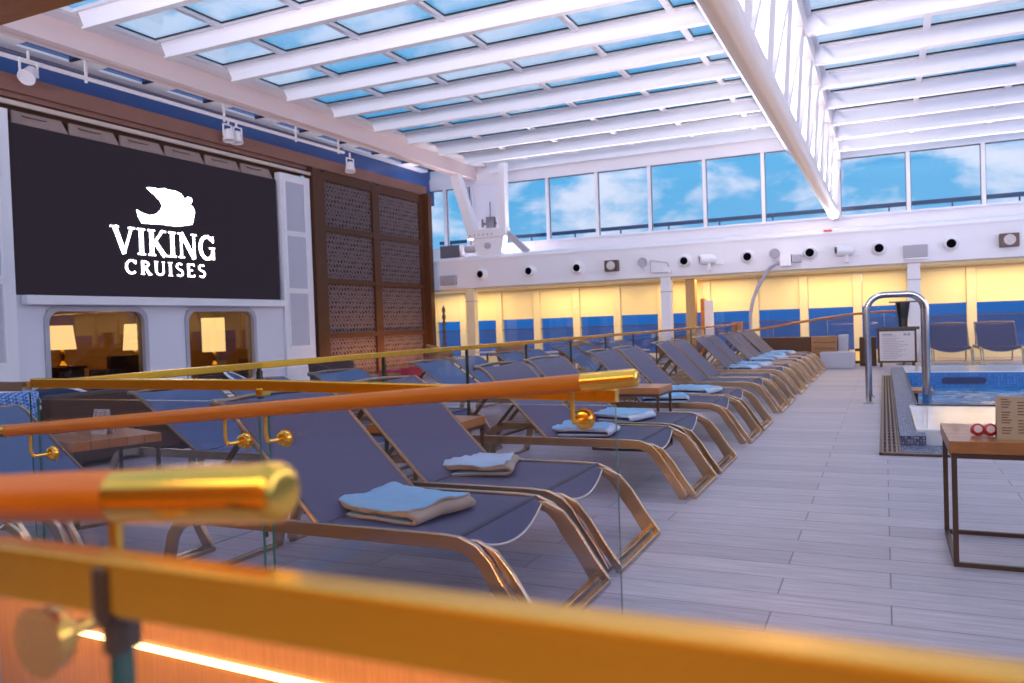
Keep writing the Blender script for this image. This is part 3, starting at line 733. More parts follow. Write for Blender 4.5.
def letter(ch, y, z, w, h):
    m = MB(); T = h * .17; t = h * .085; s = h * .06
    def L(a, b, c, d, ww): bar2(m, (y + a * w, z + b * h), (y + c * w, z + d * h), ww)
    def serif(a, b, half): bar2(m, (y + a * w - half, z + b * h + (s / 2 if b < .5 else -s / 2)), (y + a * w + half, z + b * h + (s / 2 if b < .5 else -s / 2)), s)
    if ch == 'V': L(.12, 1, .52, 0, T); L(.5, 0, .88, 1, t); serif(.12, 1, h * .18); serif(.88, 1, h * .14)
    if ch == 'I': L(.5, 0, .5, 1, T); serif(.5, 1, h * .17); serif(.5, 0, h * .17)
    if ch == 'K': L(.2, 0, .2, 1, T); L(.28, .45, .82, 1, t); L(.38, .55, .9, 0, T); serif(.2, 1, h * .16); serif(.2, 0, h * .16); serif(.84, 1, h * .12); serif(.92, 0, h * .14)
    if ch == 'N': L(.15, 0, .15, 1, t); L(.15, 1, .85, 0, T); L(.85, 0, .85, 1, t); serif(.13, 1, h * .14); serif(.15, 0, h * .14); serif(.85, 1, h * .14)
    if ch in 'GC':
        arc2(m, (y + .52 * w, z + .5 * h), .5 * w, .52 * h, .25 * PI, 1.75 * PI, T * .9)
        bar2(m, (y + .88 * w, z + .72 * h), (y + .88 * w, z + .98 * h), t * .8)
        if ch == 'G': L(.86, .02, .86, .42, T * .9); serif(.82, .46, h * .14)
    if ch == 'R': L(.2, 0, .2, 1, T); arc2(m, (y + .3 * w, z + .74 * h), .5 * w, .26 * h, -PI/2, PI/2, T * .8); L(.2, .96, .34, .96, t); L(.2, .5, .34, .5, t); L(.42, .5, .85, 0, T); serif(.2, 0, h * .15); serif(.9, 0, h * .10)
    if ch == 'U': L(.16, .3, .16, 1, T); L(.84, .3, .84, 1, t); arc2(m, (y + .5 * w, z + .34 * h), .41 * w, .36 * h, PI, 2 * PI, T * .75); serif(.16, 1, h * .15); serif(.84, 1, h * .12)
    if ch == 'S': arc2(m, (y + .5 * w, z + .74 * h), .40 * w, .27 * h, .2 * PI, 1.5 * PI, T * .75); arc2(m, (y + .5 * w, z + .26 * h), .42 * w, .28 * h, -.8 * PI, .5 * PI, T * .75)
    if ch == 'E': L(.22, 0, .22, 1, T); L(.2, .96, .85, .96, t); L(.2, .5, .7, .5, t); L(.2, .04, .88, .04, t); bar2(m, (y + .86 * w, z + .82 * h), (y + .86 * w, z + h), t * .7); bar2(m, (y + .88 * w, z), (y + .88 * w, z + .18 * h), t * .7)
    return m
def word(txt, y0, y1, z, h, ws):
    tot = sum(ws) ; gap = (y1 - y0 - tot) / (len(txt) - 1); y = y0
    for c, w in zip(txt, ws):
        letter(c, y, z, w, h).build('letter_' + c.lower(), LOGO, scr); y += w + gap
word('VIKING', 9.68, 12.02, 2.63, .47, [.46, .19, .41, .19, .44, .42])
word('CRUISES', 9.92, 11.76, 2.28, .25, [.25, .24, .24, .10, .20, .21, .20])
# ship emblem: outline in screen-plane metres
shp = [(290,65),(345,70),(352,78),(400,72),(412,80),(470,92),(505,112),(528,150),(548,134),(572,142),(578,165),(562,188),(580,205),(592,240),(580,300),(572,328),(520,334),(470,336),(380,318),(255,303),(236,262),(225,212),(262,236),(300,252),(340,246),(368,222),(382,190),(368,155),(335,115),(308,90)]
def emb(px, py):
    X = 100 + px / 6.2; Yp = 175 + py / 6.2
    y = 9.61 + (X - 112) * (11.95 - 9.61) / 104. ; yv = 341.5 - Yp
    # height from measured pairs: at X=140 187->3.82 228->3.13 ; at 193 187->3.99
    z = 3.13 + (228 - Yp) * .0168 + (X - 140) * .0032
    return (y + .05, z - .01)
poly = [emb(*p) for p in shp]
m = MB(); m.prism(poly, 'x', XL, XL + .012); m.build('ship_emblem', LOGO, scr)

# side acoustic panels, one each side of the screen
for nm, y0, y1 in (('a', 6.3, 7.92), ('b', 13.95, 14.95)):
    w = thing('acoustic_panel', 'white framed panel with grey insets at the %s of the black screen' % ('left' if nm == 'a' else 'right'), 'wall panel', (WX, (y0 + y1) / 2, 0))
    hh = 4.68
    part('panel_body', WHITE, w, ((WX - .1, y0, .02), (WX + .05, y1, hh)))
    for z0, z1 in ((.85, 2.02), (2.14, 3.30), (3.42, 4.50)):
        f = part('inset', GREYIN, w, ((WX + .05, y0 + .17, z0), (WX + .056, y1 - .22, z1)))
        m = MB()
        P = [(WX + .06, y0 + .14, z0 - .03), (WX + .06, y1 - .19, z0 - .03), (WX + .06, y1 - .19, z1 + .03), (WX + .06, y0 + .14, z1 + .03)]
        for i in range(4): m.bar([P[i], P[(i + 1) % 4]], .03, .02, up=(1, 0, 0))
        m.build('moulding', WHITE2, f)
# lattice doors
lt = thing('lattice_partition', 'tall dark brown partition with six patterned lattice panels right of the screen', 'partition', (WX, 17.6, 0))
part('side_jamb', DARKW, lt, ((WX - .15, 15.02, 0), (WX + .10, 15.32, 4.95)), ((WX - .15, 19.98, 0), (WX + .22, 20.18, 5.0)))
ycol = (15.32, 17.45, 17.70, 19.98)
stiles = [(15.32, 15.46), (17.42, 17.72), (19.78, 19.98)]
part('stile', DARKW, lt, *[((WX - .1, a, 0), (WX + .08, b, 4.9)) for a, b in stiles])
rz = [(-.2, .0), (.98, 1.10), (2.28, 2.40), (3.52, 3.66), (4.72, 4.95)]
bays = [(15.46, 17.42), (17.72, 19.78)]
part('rail', DARKW, lt, *[((WX - .1, a, max(0, z0)), (WX + .07, b, z1)) for a, b in bays for z0, z1 in rz[1:]])
for a, b in bays:
    for (p, z0), (z1, q) in zip(rz, rz[1:]):
        MB().box((WX - .06, a, z0), (WX + .01, b, z1)).build('lattice_panel', LATT, lt)
# cornice and clutter above the screen
struct(part('trim_3', CORN, None, ((WX - .6, wy0, 4.98), (WX + .02, 20.25, 5.24)), ((WX - .3, wy0, 4.9), (WX - .05, 15.0, 4.98))), 'brown cornice above the screen')
m = MB(); m.bar([(WX + .02, wy0, 4.80), (WX + .02, 15.02, 4.80)], .05, .07); struct(m.build('trim_4', CREAM), 'cream rail above the screen')
struct(part('wall_recess', DARKW, None, ((WX - .3, wy0, 4.5), (WX - .22, 15.0, 4.9))))
for k in range(6):
    y = 8.05 + k * .97
    c = thing('screen_hatch', ['cream','cream','cream','cream','cream','cream'][k] + ' hatch plate above the black screen, %s from the left' % ['first', 'second', 'third', 'fourth', 'fifth', 'sixth'][k], 'hatch', (WX - .05, y, 4.5), 'hatch plates above the screen')
    m = MB(); m.prism([(y, 4.52), (y + .95, 4.52), (y + .82, 4.71), (y, 4.71)], 'x', WX - .1, WX - .06); m.build('plate', HATCH, c)
    MB().tube([(WX - .05, y + .15, 4.66), (WX - .03, y + .17, 4.64), (WX - .03, y + .55, 4.64), (WX - .05, y + .57, 4.66)], .006, 6).build('handle', FRAMEB, c, smooth=True)
# navy upper wall
struct(part('wall_upper_left', BLUEW, None, ((WX - .95, wy0, 5.0), (WX - .85, 22.2, 6.4))))
m = MB(); m.prism([(19.0, 5.24), (20.2, 5.24), (20.2, 5.45), (19.9, 5.60), (19.0, 5.72)], 'x', WX - .84, WX - .2); 
m.bm.free()

# ------------------------------------------------------------------ roof
LY = [8.27 + 1.495 * k for k in range(-3, 10)]
def zb(x): return 5.74
GL = .27
pur = [-10.85, -9.40, -7.86, -6.22, -4.54, -2.95, -2.05]
# longitudinal girder (edge) at left
m = MB()
m.sweep([(-11.35, 0, 5.72), (-11.35, 22.3, 5.72)], [(-.16, .24), (-.16, -.10), (-.06, -.13), (-.03, -.05), (.05, -.05), (.08, -.13), (.17, -.10), (.17, .27)])
struct(m.build('trim_5', mat('pink_white_girder', (.70, .56, .55), .4, var=.06)), 'long white edge girder of the roof')
ceil = MB()
ceil.box((-11.2, 0, 5.98), (-10.86, 22.3, 6.02))
for y in LY[:-1] + [LY[-1]]:
    pass
for x in pur:
    w = .09
    z0 = zb(x) + GL - .02
    ceil.box((x - w/2, 2.6, z0), (x + w/2, 22.1, z0 + .09))
for y in LY:   # transverse frame rims at the glass level
    for xa, xb in zip(pur, pur[1:]):
        z0 = zb(0) + GL
        ceil.box((xa, y - .05, z0), (xb, y + .14, z0 + .05))
cl = ceil.build('ceiling', WHITE); struct(cl)
for i, (y0, y1) in enumerate(zip(LY, LY[1:])):
    for xa, xb in zip(pur, pur[1:]):
        if y0 < 3.5: continue
        z0 = (zb(xa) + zb(xb)) / 2 + GL + .06
        m = MB(); m.box((xa + .045, y0 + .14, z0), (xb - .045, y1 - .05, z0 + .012)); p = m.build('glass_panel', ROOFGL, cl)
        if i > 2:
            m = MB(); m.box((xa + .045, y1 - .075, z0 - .022), (xb - .045, y1 - .05, z0 - .001)); m.box((xa + .045, y0 + .14, z0 - .022), (xa + .062, y1 - .075, z0 - .001)); m.build('gasket', BLACK, p)
for y in LY:
    m = MB(); xl, xr = -10.75, -2.1
    zt = lambda x: zb(x) + GL
    # web
    m.prism([(xl, zt(xl)), (xl + .12, zb(xl)), (-6.5, zb(-6.5)), (xr, zb(xr)), (xr, zt(xr)), (-6.5, zt(-6.5))], 'y', y, y + .10)
    # lower flange with shadow lip
    m.bar([(xl + .10, y + .03, zb(xl) + .012), (xr, y + .03, zb(xr) + .012)], .13, .03)
    struct(m.build('ceiling_beam', WHITE), 'white cross beam of the glass roof')
# outer strip beyond girder with small skylights
m = MB()
for y0, y1 in zip(LY, LY[1:]):
    m.box((-12.9, y0 - .25, 5.93), (-11.45, y0 + .25, 5.97)); m.box((-12.9, y0 + .25, 5.93), (-12.6, y1 - .25, 5.97)); m.box((-11.8, y0 + .25, 5.93), (-11.45, y1 - .25, 5.97))
ol = struct(m.build('ceiling', WHITE))
for y0, y1 in zip(LY, LY[1:]):
    m = MB(); m.box((-12.6, y0 + .25, 5.975), (-11.8, y1 - .25, 5.985)); p = m.build('glass_panel', ROOFGL, ol)
    m = MB(); m.box((-12.6, y1 - .29, 5.93), (-11.8, y1 - .25, 5.974)); m.box((-11.84, y0 + .25, 5.93), (-11.8, y1 - .29, 5.974)); m.build('gasket', BLACK, p)
# right roof
RY = [20.82 - 1.48 * k for k in range(13)][::-1]
RB, RG = 5.02, 5.275
rp = [-.86, .66, 2.20, 3.75, 5.3, 6.8]
m = MB()
for x in rp: m.box((x - .045, 4.2, RG - .02), (x + .045, 22.1, RG + .08))
for y in RY: m.box((-.9, y - .05, RG), (6.9, y + .12, RG + .05))
cr = struct(m.build('ceiling', WHITE))
for y0, y1 in zip(RY, RY[1:]):
    for xa, xb in zip(rp[:-1], rp[1:]):
        m = MB(); m.box((xa + .045, y0 + .12, RG + .055), (xb - .045, y1 - .05, RG + .066)); p = m.build('glass_panel', ROOFGL, cr)
        if y0 > 8:
            m = MB(); m.box((xa + .045, y1 - .075, RG + .03), (xb - .045, y1 - .051, RG + .054)); m.build('gasket', BLACK, p)
for y in RY:
    m = MB(); m.box((-.86, y, RB + .02), (6.9, y + .09, RG)); m.box((-.95, y - .04, RB), (6.9, y + .10, RB + .03))
    m.prism([(-.95, RB + .02), (-.95, RG), (-.78, RG), (-.60, RB + .02)], 'y', y - .05, y + .14)
    struct(m.build('ceiling_beam', WHITE), 'white cross beam of the right roof bay')
# longitudinal chords of the ridge truss
TR = mat('cream_white_steel', (.80, .72, .68), .38, var=.05)
part_ = struct(part('trim_6', TR, None, ((-1.02, 3., 4.98), (-.88, 22.2, 5.42))), 'upper right chord of the ridge truss')
struct(part('trim_7', WHITE, None, ((-2.18, 3., 5.35), (-2.05, 22.2, 6.30))), 'upper left chord of the ridge truss')
struct(part('ceiling', WHITE, None, ((-2.05, 3., 5.44), (-1.02, 21.9, 5.50))))
def ch(y): return 3.52 + (y - 6) * .006
truss = thing('ridge_truss', 'big white round ridge pipe with slanting struts rising to the roof', 'roof truss', (-1.07, 12, 0)); truss['kind'] = 'structure'
MB().tube([(-1.07, 2.5, ch(2.5)), (-1.07, 22.2, ch(22.2))], .128, 28).build('bottom_chord', TR, truss, smooth=True)
for k in range(13):
    y = 4.3 + 1.48 * k
    m = MB(); m.bar([(-1.05, y, ch(y) + .10), (-.95, y, 5.0)], .07, .42, up=(0, 1, 0)); m.build('strut', TR, truss, bevel=.01)
    m = MB(); m.bar([(-1.12, y, ch(y) + .08), (-2.10, y + .74, 5.40)], .10, .10, up=(0, 1, 0)); m.build('strut', WHITE, truss)
    m = MB(); m.bar([(-1.04, y + .1, ch(y) + .10), (-.95, y + 1.28, 5.0)], .06, .12, up=(1, 0, 0)); m.build('strut', WHITE, truss)

# ------------------------------------------------------------------ far wall
BY = 20.6; WY = 22.0
m = MB()
m.prism([(BY, 2.26), (BY + .25, 2.26), (BY + .25, 2.30), (WY + .35, 2.30), (WY + .35, 3.2), (BY + .28, 3.2), (BY + .10, 3.16), (BY, 3.06)], 'x', -14.2, 7.)
struct(m.build('wall_far', WHITE))
struct(part('trim_8', YWALL, None, ((-14.2, BY + .25, 2.19), (7., WY + .2, 2.30))), 'soffit above the far walkway')
struct(part('trim_9', WHITE2, None, ((-14.2, BY - .03, 3.05), (7., BY + .02, 3.09))), 'thin ledge on top of the far band')
# upper windows
struct(part('trim_10', WHITE, None, ((-14.2, WY - .05, 3.2), (7., WY + .2, 3.60)), ((-14.2, WY - .12, 3.56), (7., WY + .2, 3.61))), 'window sill band')
struct(part('trim_11', WHITE, None, ((-14.2, WY - .05, 5.43), (-2.1, WY + .2, 5.78)), ((-14.2, WY + .0, 5.78), (-2.1, WY + .2, 6.1)), ((-2.1, WY - .05, 5.43), (-.95, WY + .2, 6.)), ((-.95, WY - .05, 5.05), (7., WY + .2, 5.5)), ((-1.0, WY - .05, 3.6), (-.93, WY + .2, 5.5))), 'window head band')
mx = [-13.6, -12.35, -11.55, -10.28, -8.9, -7.38, -5.84, -4.32, -2.80, -.97, .61, 2.2, 3.8, 5.4]
wn = 3
for a, b in zip(mx, mx[1:]):
    zt = 5.43 if b < -.9 else 5.05
    
    w = part('window_%d' % wn, WINGL, None, ((a, WY + .06, 3.61), (b, WY + .07, zt))); struct(w); wn += 1
    part('window_frame', WHITE2, w, ((a - .045, WY - .04, 3.61), (a + .045, WY + .14, zt)))
    part('gasket', DGREY, w, ((a + .045, WY + .02, 3.61), (a + .06, WY + .05, zt)), ((b - .06, WY + .02, 3.61), (b - .045, WY + .05, zt)), ((a + .045, WY + .02, zt - .02), (b - .045, WY + .05, zt)))
# promenade railing outside the upper windows
t = thing('outer_railing', 'dark blue horizontal deck railing outside the upper windows', 'railing', (-2, 24.5, 0))
RB2 = mat('navy_rail_paint', (.02, .06, .16), .4)
part('top_rail', RB2, t, ((-14, 24.45, 4.02), (7, 24.55, 4.13)))
for k in range(14): part('post', RB2, t, ((-13.6 + 1.53 * k, 24.48, 3.0), (-13.56 + 1.53 * k, 24.52, 4.02)))
part('base', WHITE, t, ((-14, 24.3, 2.9), (7, 24.7, 3.0)))
# lower windows with blinds
lm = [-14., -12.9, -11.85, -10.61, -9.36, -8.11, -6.88, -5.6, -4.35, -3.10, -1.87, -.60, .62, 1.90, 3.16, 4.4, 5.7]
struct(part('trim_12', YWALL, None, ((-14.2, WY - .05, 0), (7, WY + .15, .22))), 'low sill under the promenade windows')
for i, (a, b) in enumerate(zip(lm, lm[1:])):
    w = part('window_%d' % wn, SHIPGL, None, ((a, WY + .1, .22), (b, WY + .11, 2.3))); struct(w); wn += 1
    part('window_frame', YWALL, w, ((a - .10, WY - .04, .22), (a + .10, WY + .16, 2.25)))
    bl = thing('roller_blind', 'cream roller blind lowered over the %s far window from the left' % ['first', 'second', 'third', 'fourth', 'fifth', 'sixth', 'seventh', 'eighth', 'ninth', 'tenth', 'eleventh', 'twelfth', 'thirteenth', 'fourteenth', 'fifteenth', 'sixteenth'][i], 'blind', ((a + b) / 2, WY, 1.3), 'roller blinds on the promenade windows')
    part('fabric', BLIND, bl, ((a + .11, WY + .03, 1.33), (b - .11, WY + .04, 2.24)))
    part('bottom_bar', YWALL, bl, ((a + .11, WY + .02, 1.31), (b - .11, WY + .05, 1.335)))
    part('head_box', YWALL, bl, ((a + .11, WY - .02, 2.10), (b - .11, WY + .06, 2.19)))
    part('transom', FRAMEB, w, ((a + .10, WY + .02, 1.0), (b - .10, WY + .06, 1.02)))
for x, l in ((.64, 'white square column to the right of the rules board'), (-5.13, 'white square column halfway along the far windows'), (-10.87, 'white column near the brown lattice partition')):
    c = thing('column', l, 'column', (x, 20.75, 0))
    part('shaft', WHITE if x > -10 else YWALL, c, ((x - .13, BY + .03, 0), (x + .13, BY + .27, 2.25)), bevel=.01)
    part('collar', MGREY, c, ((x - .14, BY + .02, 1.86), (x + .14, BY + .28, 1.885)))
# door things
d = thing('service_door', 'open wooden door with a bright white panel by the far windows', 'door', (-4.2, 21.2, 0))
part('door_edge', TEAK, d, ((-4.36, 21.2, 0), (-4.28, 21.5, 1.66))); part('door_panel', mat('bright_white_door', (.9, .88, .84), .4), d, ((-4.28, 21.3, 0), (-4.05, 21.34, 1.62)))
t = thing('wood_pillar', 'honey coloured wooden pillar left of the open door', 'pillar', (-4.6, 21.2, 0)); part('shaft', mat('honey_wood', (.55, .33, .12), .5, var=.3, stretch=(9, 9, 1)), t, ((-4.72, 21.1, 0), (-4.48, 21.35, 2.2)))

# nozzles on the band
proto = None
ord_ = ['leftmost', 'second from left', 'third from left', 'fourth from left', 'fifth from left', 'sixth from left', 'seventh from left', 'rightmost']
for x, l in zip((-10.44, -8.93, -7.51, -4.60, -3.03, -1.58, -.07, 1.40), ord_):
    if proto is None:
        proto = thing('air_nozzle', 'x', 'air nozzle', (0, 0, 0))
        MB().lathe([(.19, 0), (.19, .02), (.165, .03), (.15, .02)], (0, 0, 0), (0, -1, 0), 28).build('ring', WHITE2, proto, smooth=True)
        MB().lathe([(.155, .0), (.15, .07), (.13, .12), (.108, .145), (.10, .14), (.10, .10)], (0, 0, 0), (0, -1, 0), 28).build('ball', WHITE2, proto, smooth=True)
        MB().lathe([(0, .125), (.099, .125), (.099, .11)], (0, 0, 0), (0, -1, 0), 24).build('opening', VOID, proto)
        place(proto, False, (x, BY, 2.63), 0, 'round white air nozzle on the far band, %s of eight' % l, 'air nozzles on the far band')
    else:
        place(proto, True, (x, BY, 2.63), 0, 'round white air nozzle on the far band, %s of eight' % l, 'air nozzles on the far band')
def projector(x, lab):
    t = thing('projector_light', lab, 'spotlight', (x, BY, 2.6))
    MB().lathe([(.10, -.20), (.13, -.12), (.13, .12), (.11, .20), (.09, .20), (.085, .17)], (x, BY - .25, 2.62), (-1, -.5, 0), 20).build('body', WHITE2, t, smooth=True)
    MB().lathe([(0, .182), (.085, .182), (.085, .17)], (x, BY - .25, 2.62), (-1, -.5, 0), 20).build('lens', BLACK, t)
    m = MB(); m.box((x + .02, BY - .22, 2.34), (x + .10, BY, 2.40)); m.box((x + .03, BY - .3, 2.34), (x + .09, BY - .2, 2.52)); m.box((x + .12, BY - .05, 2.5), (x + .35, BY, 2.82)); m.build('bracket', WHITE, t)
projector(-3.99, 'white projector light on the far band left of the pipe arm, pointing left')
projector(-.82, 'white projector light on the far band right of the pipe arm, pointing left')
def speaker(x, lab):
    t = thing('loudspeaker', lab, 'loudspeaker', (x, BY, 2.6))
    part('cabinet', FRAMEB, t, ((x - .2, BY - .2, 2.48), (x + .16, BY, 2.77)), bevel=.01)
    MB().lathe([(.115, 0), (.115, .012), (.095, .02), (.06, .008), (.04, .015), (0, .02)], (x - .02, BY - .2, 2.625), (0, -1, 0), 24).build('cone', PAPER, t, smooth=True)
speaker(-6.50, 'small dark square loudspeaker on the left half of the far band')
speaker(2.53, 'small dark square loudspeaker at the right end of the far band')
for x0, l in ((-11.75, 'grey louvred vent box at the left end of the far band'), (.43, 'grey louvred vent box above the white column on the right')):
    t = thing('vent_box', l, 'vent', (x0 + .25, BY, 2.35))
    part('housing', MGREY, t, ((x0, BY - .14, 2.37), (x0 + .50, BY, 2.65)), bevel=.008)
    part('louvre', mat('light_grey_louvre', (.50, .48, .54), .5) if x0 < 0 else MATS['light_grey_louvre'], t, *[((x0 + .02, BY - .15, 2.385 + .032 * k), (x0 + .48, BY - .14, 2.40 + .032 * k)) for k in range(8)])
    part('lip', WHITE2, t, ((x0, BY - .16, 2.33), (x0 + .5, BY, 2.36)))
def wlamp(x, lab):
    t = thing('flood_lamp', lab, 'lamp', (x, BY, 2.5))
    MB().lathe([(.0, .0), (.06, .0), (.11, .04), (.12, .13), (.10, .14), (.09, .12), (0, .11)], (x, BY - .12, 2.66), (.25, -1, 0), 20).build('head', MGREY, t, smooth=True)
    MB().bar([(x, BY, 2.5), (x, BY - .12, 2.5), (x, BY - .14, 2.62)], .04, .03).build('arm', WHITE2, t)
wlamp(-5.68, 'round grey flood lamp on the band beside the triangular bracket')
wlamp(-2.40, 'round grey flood lamp on the band above the curved pipe arm')
t = thing('triangular_bracket', 'white open triangular bracket on the far band left of the fourth nozzle', 'bracket', (-5.2, BY, 2.4))
m = MB()
P = [(-5.42, BY - .3, 2.68), (-5.42, BY - .3, 2.37), (-4.95, BY - .05, 2.37), (-5.05, BY - .05, 2.62)]
for a, b in zip(P, P[1:] + P[:1]): m.bar([a, b], .025, .025)
m.build('frame', MGREY, t)
MB().box((-5.15, BY - .1, 2.36), (-4.95, BY, 2.5)).build('mount', WHITE2, t)
tag(part('red_sign', RED, None, ((-1.27, BY - .02, 3.10), (-1.08, BY + .0, 3.16))), 'tiny red plate on top of the far band under the ridge pipe', 'plate')
# curved pipe arm
t = thing('pipe_arm', 'curved grey pipe arm bending down from the far band in front of the blinds', 'pipe', (-2.6, BY - .1, .9))
P = [(-2.1, BY - .15, 2.42), (-2.35, BY - .15, 2.42), (-2.5, BY - .15, 2.32), (-2.66, BY - .15, 2.10), (-2.80, BY - .15, 1.85), (-2.92, BY - .15, 1.55), (-2.99, BY - .15, 1.2), (-3.0, BY - .15, .0)]
MB().tube(P, .042, 12, up=(0, 1, 0)).build('tube', MGREY, t, smooth=True)
part('wall_box', WHITE2, t, ((-2.25, BY - .26, 2.34), (-2.0, BY, 2.62))); part('wall_box', MGREY, t, ((-1.98, BY - .2, 2.42), (-1.78, BY, 2.6)))

# brace mechanism
t = thing('roof_brace', 'white V shaped roof brace standing on a motor box at the far left corner', 'roof brace', (-10.5, 20.9, 3.1))
m = MB(); m.bar([(-11.40, 20.9, 5.80), (-10.78, 20.9, 3.72)], .30, .26, up=(0, 1, 0)); m.build('slanting_leg', WHITE, t, bevel=.02)
m = MB(); m.bar([(-9.80, 20.9, 5.80), (-9.84, 20.9, 3.70)], .22, .24, up=(0, 1, 0)); m.build('upright_leg', WHITE, t, bevel=.02)
part('cross_beam', WHITE, t, ((-10.95, 20.72, 3.68), (-9.70, 21.05, 3.95)), bevel=.02)
m = MB(); m.prism([(-10.65, 3.12), (-9.9, 3.12), (-9.78, 3.68), (-10.78, 3.68)], 'y', 20.75, 21.0); m.build('motor_box', WHITE2, t, bevel=.02)
MB().lathe([(.09, 0), (.09, .08), (.05, .1), (0, .1)], (-10.28, 20.75, 3.45), (0, -1, 0), 18).build('hub', MGREY, t, smooth=True)
MB().lathe([(.09, 0), (.12, .05), (.12, .3), (.07, .34), (0, .34)], (-10.72, 20.8, 3.4), (-1, 0, 0), 18).build('motor', MGREY, t, smooth=True)
part('bolt_row', DGREY, t, *[((-10.85 + .14 * k, 20.71, 3.76), (-10.82 + .14 * k, 20.72, 3.79)) for k in range(6)])
m = MB(); m.bar([(-9.72, 20.9, 3.78), (-9.12, 20.9, 3.2)], .16, .14, up=(0, 1, 0)); m.build('side_strut', MGREY, t)
part('grey_cabinet', DGREY, t, ((-11.9, 20.8, 3.12), (-11.25, 21.1, 3.55)))
tag(part('radio_unit', DGREY, None, ((-10.75, 21.6, 4.02), (-10.5, 21.75, 4.4)), ((-10.64, 21.66, 4.4), (-10.62, 21.68, 4.85)), ((-10.9, 21.6, 4.1), (-10.86, 21.65, 4.35)), ((-10.9, 21.66, 4.2), (-10.5, 21.95, 4.24))), 'grey radio unit with a thin antenna behind the roof brace', 'radio unit')

struct(part('trim_13', WALLW, None, ((-11.35, 21.85, 3.62), (-10.33, 21.93, 5.43)), ((-11.35, 21.80, 3.62), (-11.28, 21.85, 5.43)), ((-10.40, 21.80, 3.62), (-10.33, 21.85, 5.43))), 'lavender panel behind the roof brace')
# light track on left
t = thing('light_track', 'white pipe track hung beside the roof girder carrying the spotlights', 'light track', (-11.9, 10, 5.4))
MB().tube([(-11.95, 3, 5.47), (-11.72, 16.0, 5.44)], .035, 10).build('pipe', WHITE2, t, smooth=True)
MB().tube([(-11.98, 3, 5.56), (-11.75, 16.0, 5.53)], .018, 8).build('cable_rod', DGREY, t, smooth=True)
for y in (6.5, 9.2, 12.2, 14.3, 15.8):
    xx = -11.95 + .23 * (y - 3) / 13
    MB().box((xx - .015, y - .02, 5.38), (xx + .015, y + .02, 5.93)).build('hanger', WHITE2, t)
def spot(x, y, z, d, lab, two=False):
    t = thing('spotlight', lab, 'spotlight', (x, y, z))
    for k, off in enumerate((0, .22) if two else (0,)):
        yy = y + off
        MB().lathe([(.05, -.14), (.085, -.12), (.10, -.02), (.12, .06), (.13, .10), (.115, .105), (.10, .09)], (x, yy, z), d, 20).build('can', WHITE2, t, smooth=True)
        MB().lathe([(0, .085), (.11, .085), (.11, .08)], (x, yy, z), d, 20).build('lamp_face', emat('spot_face_%d' % len(MATS), (1, .93, .85), 2.5), t)
        m = MB()
        for s in (-1, 1): m.bar([(x, yy + s * .14, z - .02), (x, yy + s * .14, z + .22)], .02, .03, up=(0, 1, 0))
        m.bar([(x, yy - .14, z + .22), (x, yy + .14, z + .22)], .03, .02); m.bar([(x, yy, z + .22), (x, yy, z + .36)], .03, .03, up=(0, 1, 0))
        m.build('yoke', WHITE2, t)
spot(-11.75, 8.15, 5.22, (.35, -.75, -.8), 'white spotlight at the top left corner turned towards the camera')
spot(-11.83, 12.35, 5.13, (.1, -.1, -1), 'pair of white spotlights on the track above the middle of the screen', True)
spot(-11.73, 16.25, 5.12, (.1, -.2, -1), 'white drum spotlight above the lattice partition')
m = MB(); m.prism([(14.1, 5.45), (14.8, 5.45), (14.55, 5.1)], 'x', -12.3, -11.95); m.bm.free()

# ------------------------------------------------------------------ far deck furniture
t = thing('rules_board', 'framed white notice board on a stand behind the grab rails', 'notice board', (.2, 18.6, 0))
part('frame', DARKW, t, ((-.14, 18.6, .08), (.60, 18.66, .80)), bevel=.01); part('foot', DARKW, t, ((-.1, 18.45, 0), (-.05, 18.8, .08)), ((.51, 18.45, 0), (.56, 18.8, .08)))
part('top_bar', BLACK, t, ((-.16, 18.57, .77), (.66, 18.68, .83)))
part('paper', PAPER, t, ((-.10, 18.59, .12), (.56, 18.6, .74)))
m = MB()
for k in range(13): m.box((-.05, 18.585, .17 + k * .035), (-.05 + .5 * (.55 + .45 * ((k * 37) % 11) / 11), 18.59, .178 + k * .035))
m.box((-.05, 18.584, .665), (.14, 18.59, .685)); m.box((-.05, 18.584, .640), (.22, 18.59, .650)); m.box((.36, 18.584, .65), (.41, 18.59, .69)); m.box((.43, 18.584, .65), (.48, 18.59, .69)); m.build('printed_lines', mat('grey_print', (.30, .24, .26), .8), t)
t = thing('draped_stand', 'black stand with a flat top and hanging dark cloth in front of the windows', 'stand', (.37, 19.4, 0))
m = MB(); m.lathe([(.0, 1.34), (.05, 1.34), (.05, 1.0), (.02, .98), (.02, .02), (.16, .015), (.16, 0)], (.37, 19.4, 0), seg=16); m.build('pole', BLACK, t, smooth=True)
part('top_plate', BLACK, t, ((.10, 19.32, 1.34), (.66, 19.48, 1.37)))
m = MB(); m.lathe([(.15, 1.34), (.14, 1.25), (.12, 1.12), (.10, 1.0), (.09, .8), (.0, .8)], (.37, 19.4, 0), seg=9); m.build('cloth', BLACK, t)
tag(part('planter_box', DARKW, None, ((-.50, 18.9, 0), (-.17, 19.4, .62)), bevel=.01), 'dark brown planter box left of the rules board', 'planter')
tag(part('bench_box', DARKW, None, ((-2.75, 18.6, 0), (-1.47, 19.2, .66)), bevel=.01), 'long dark brown box just past the last sun lounger', 'box')
t = thing('wooden_crate', 'lit orange wooden box beside the long dark box at the far end', 'crate', (-1.2, 18.9, 0))
part('boards', RATTAN, t, *[((-1.45, 18.7, .02 + .13 * k), (-.95, 19.2, .14 + .13 * k)) for k in range(5)]); part('corner_post', TABLEW, t, ((-1.46, 18.69, 0), (-1.43, 18.72, .67)), ((-.97, 18.69, 0), (-.94, 18.72, .67)))
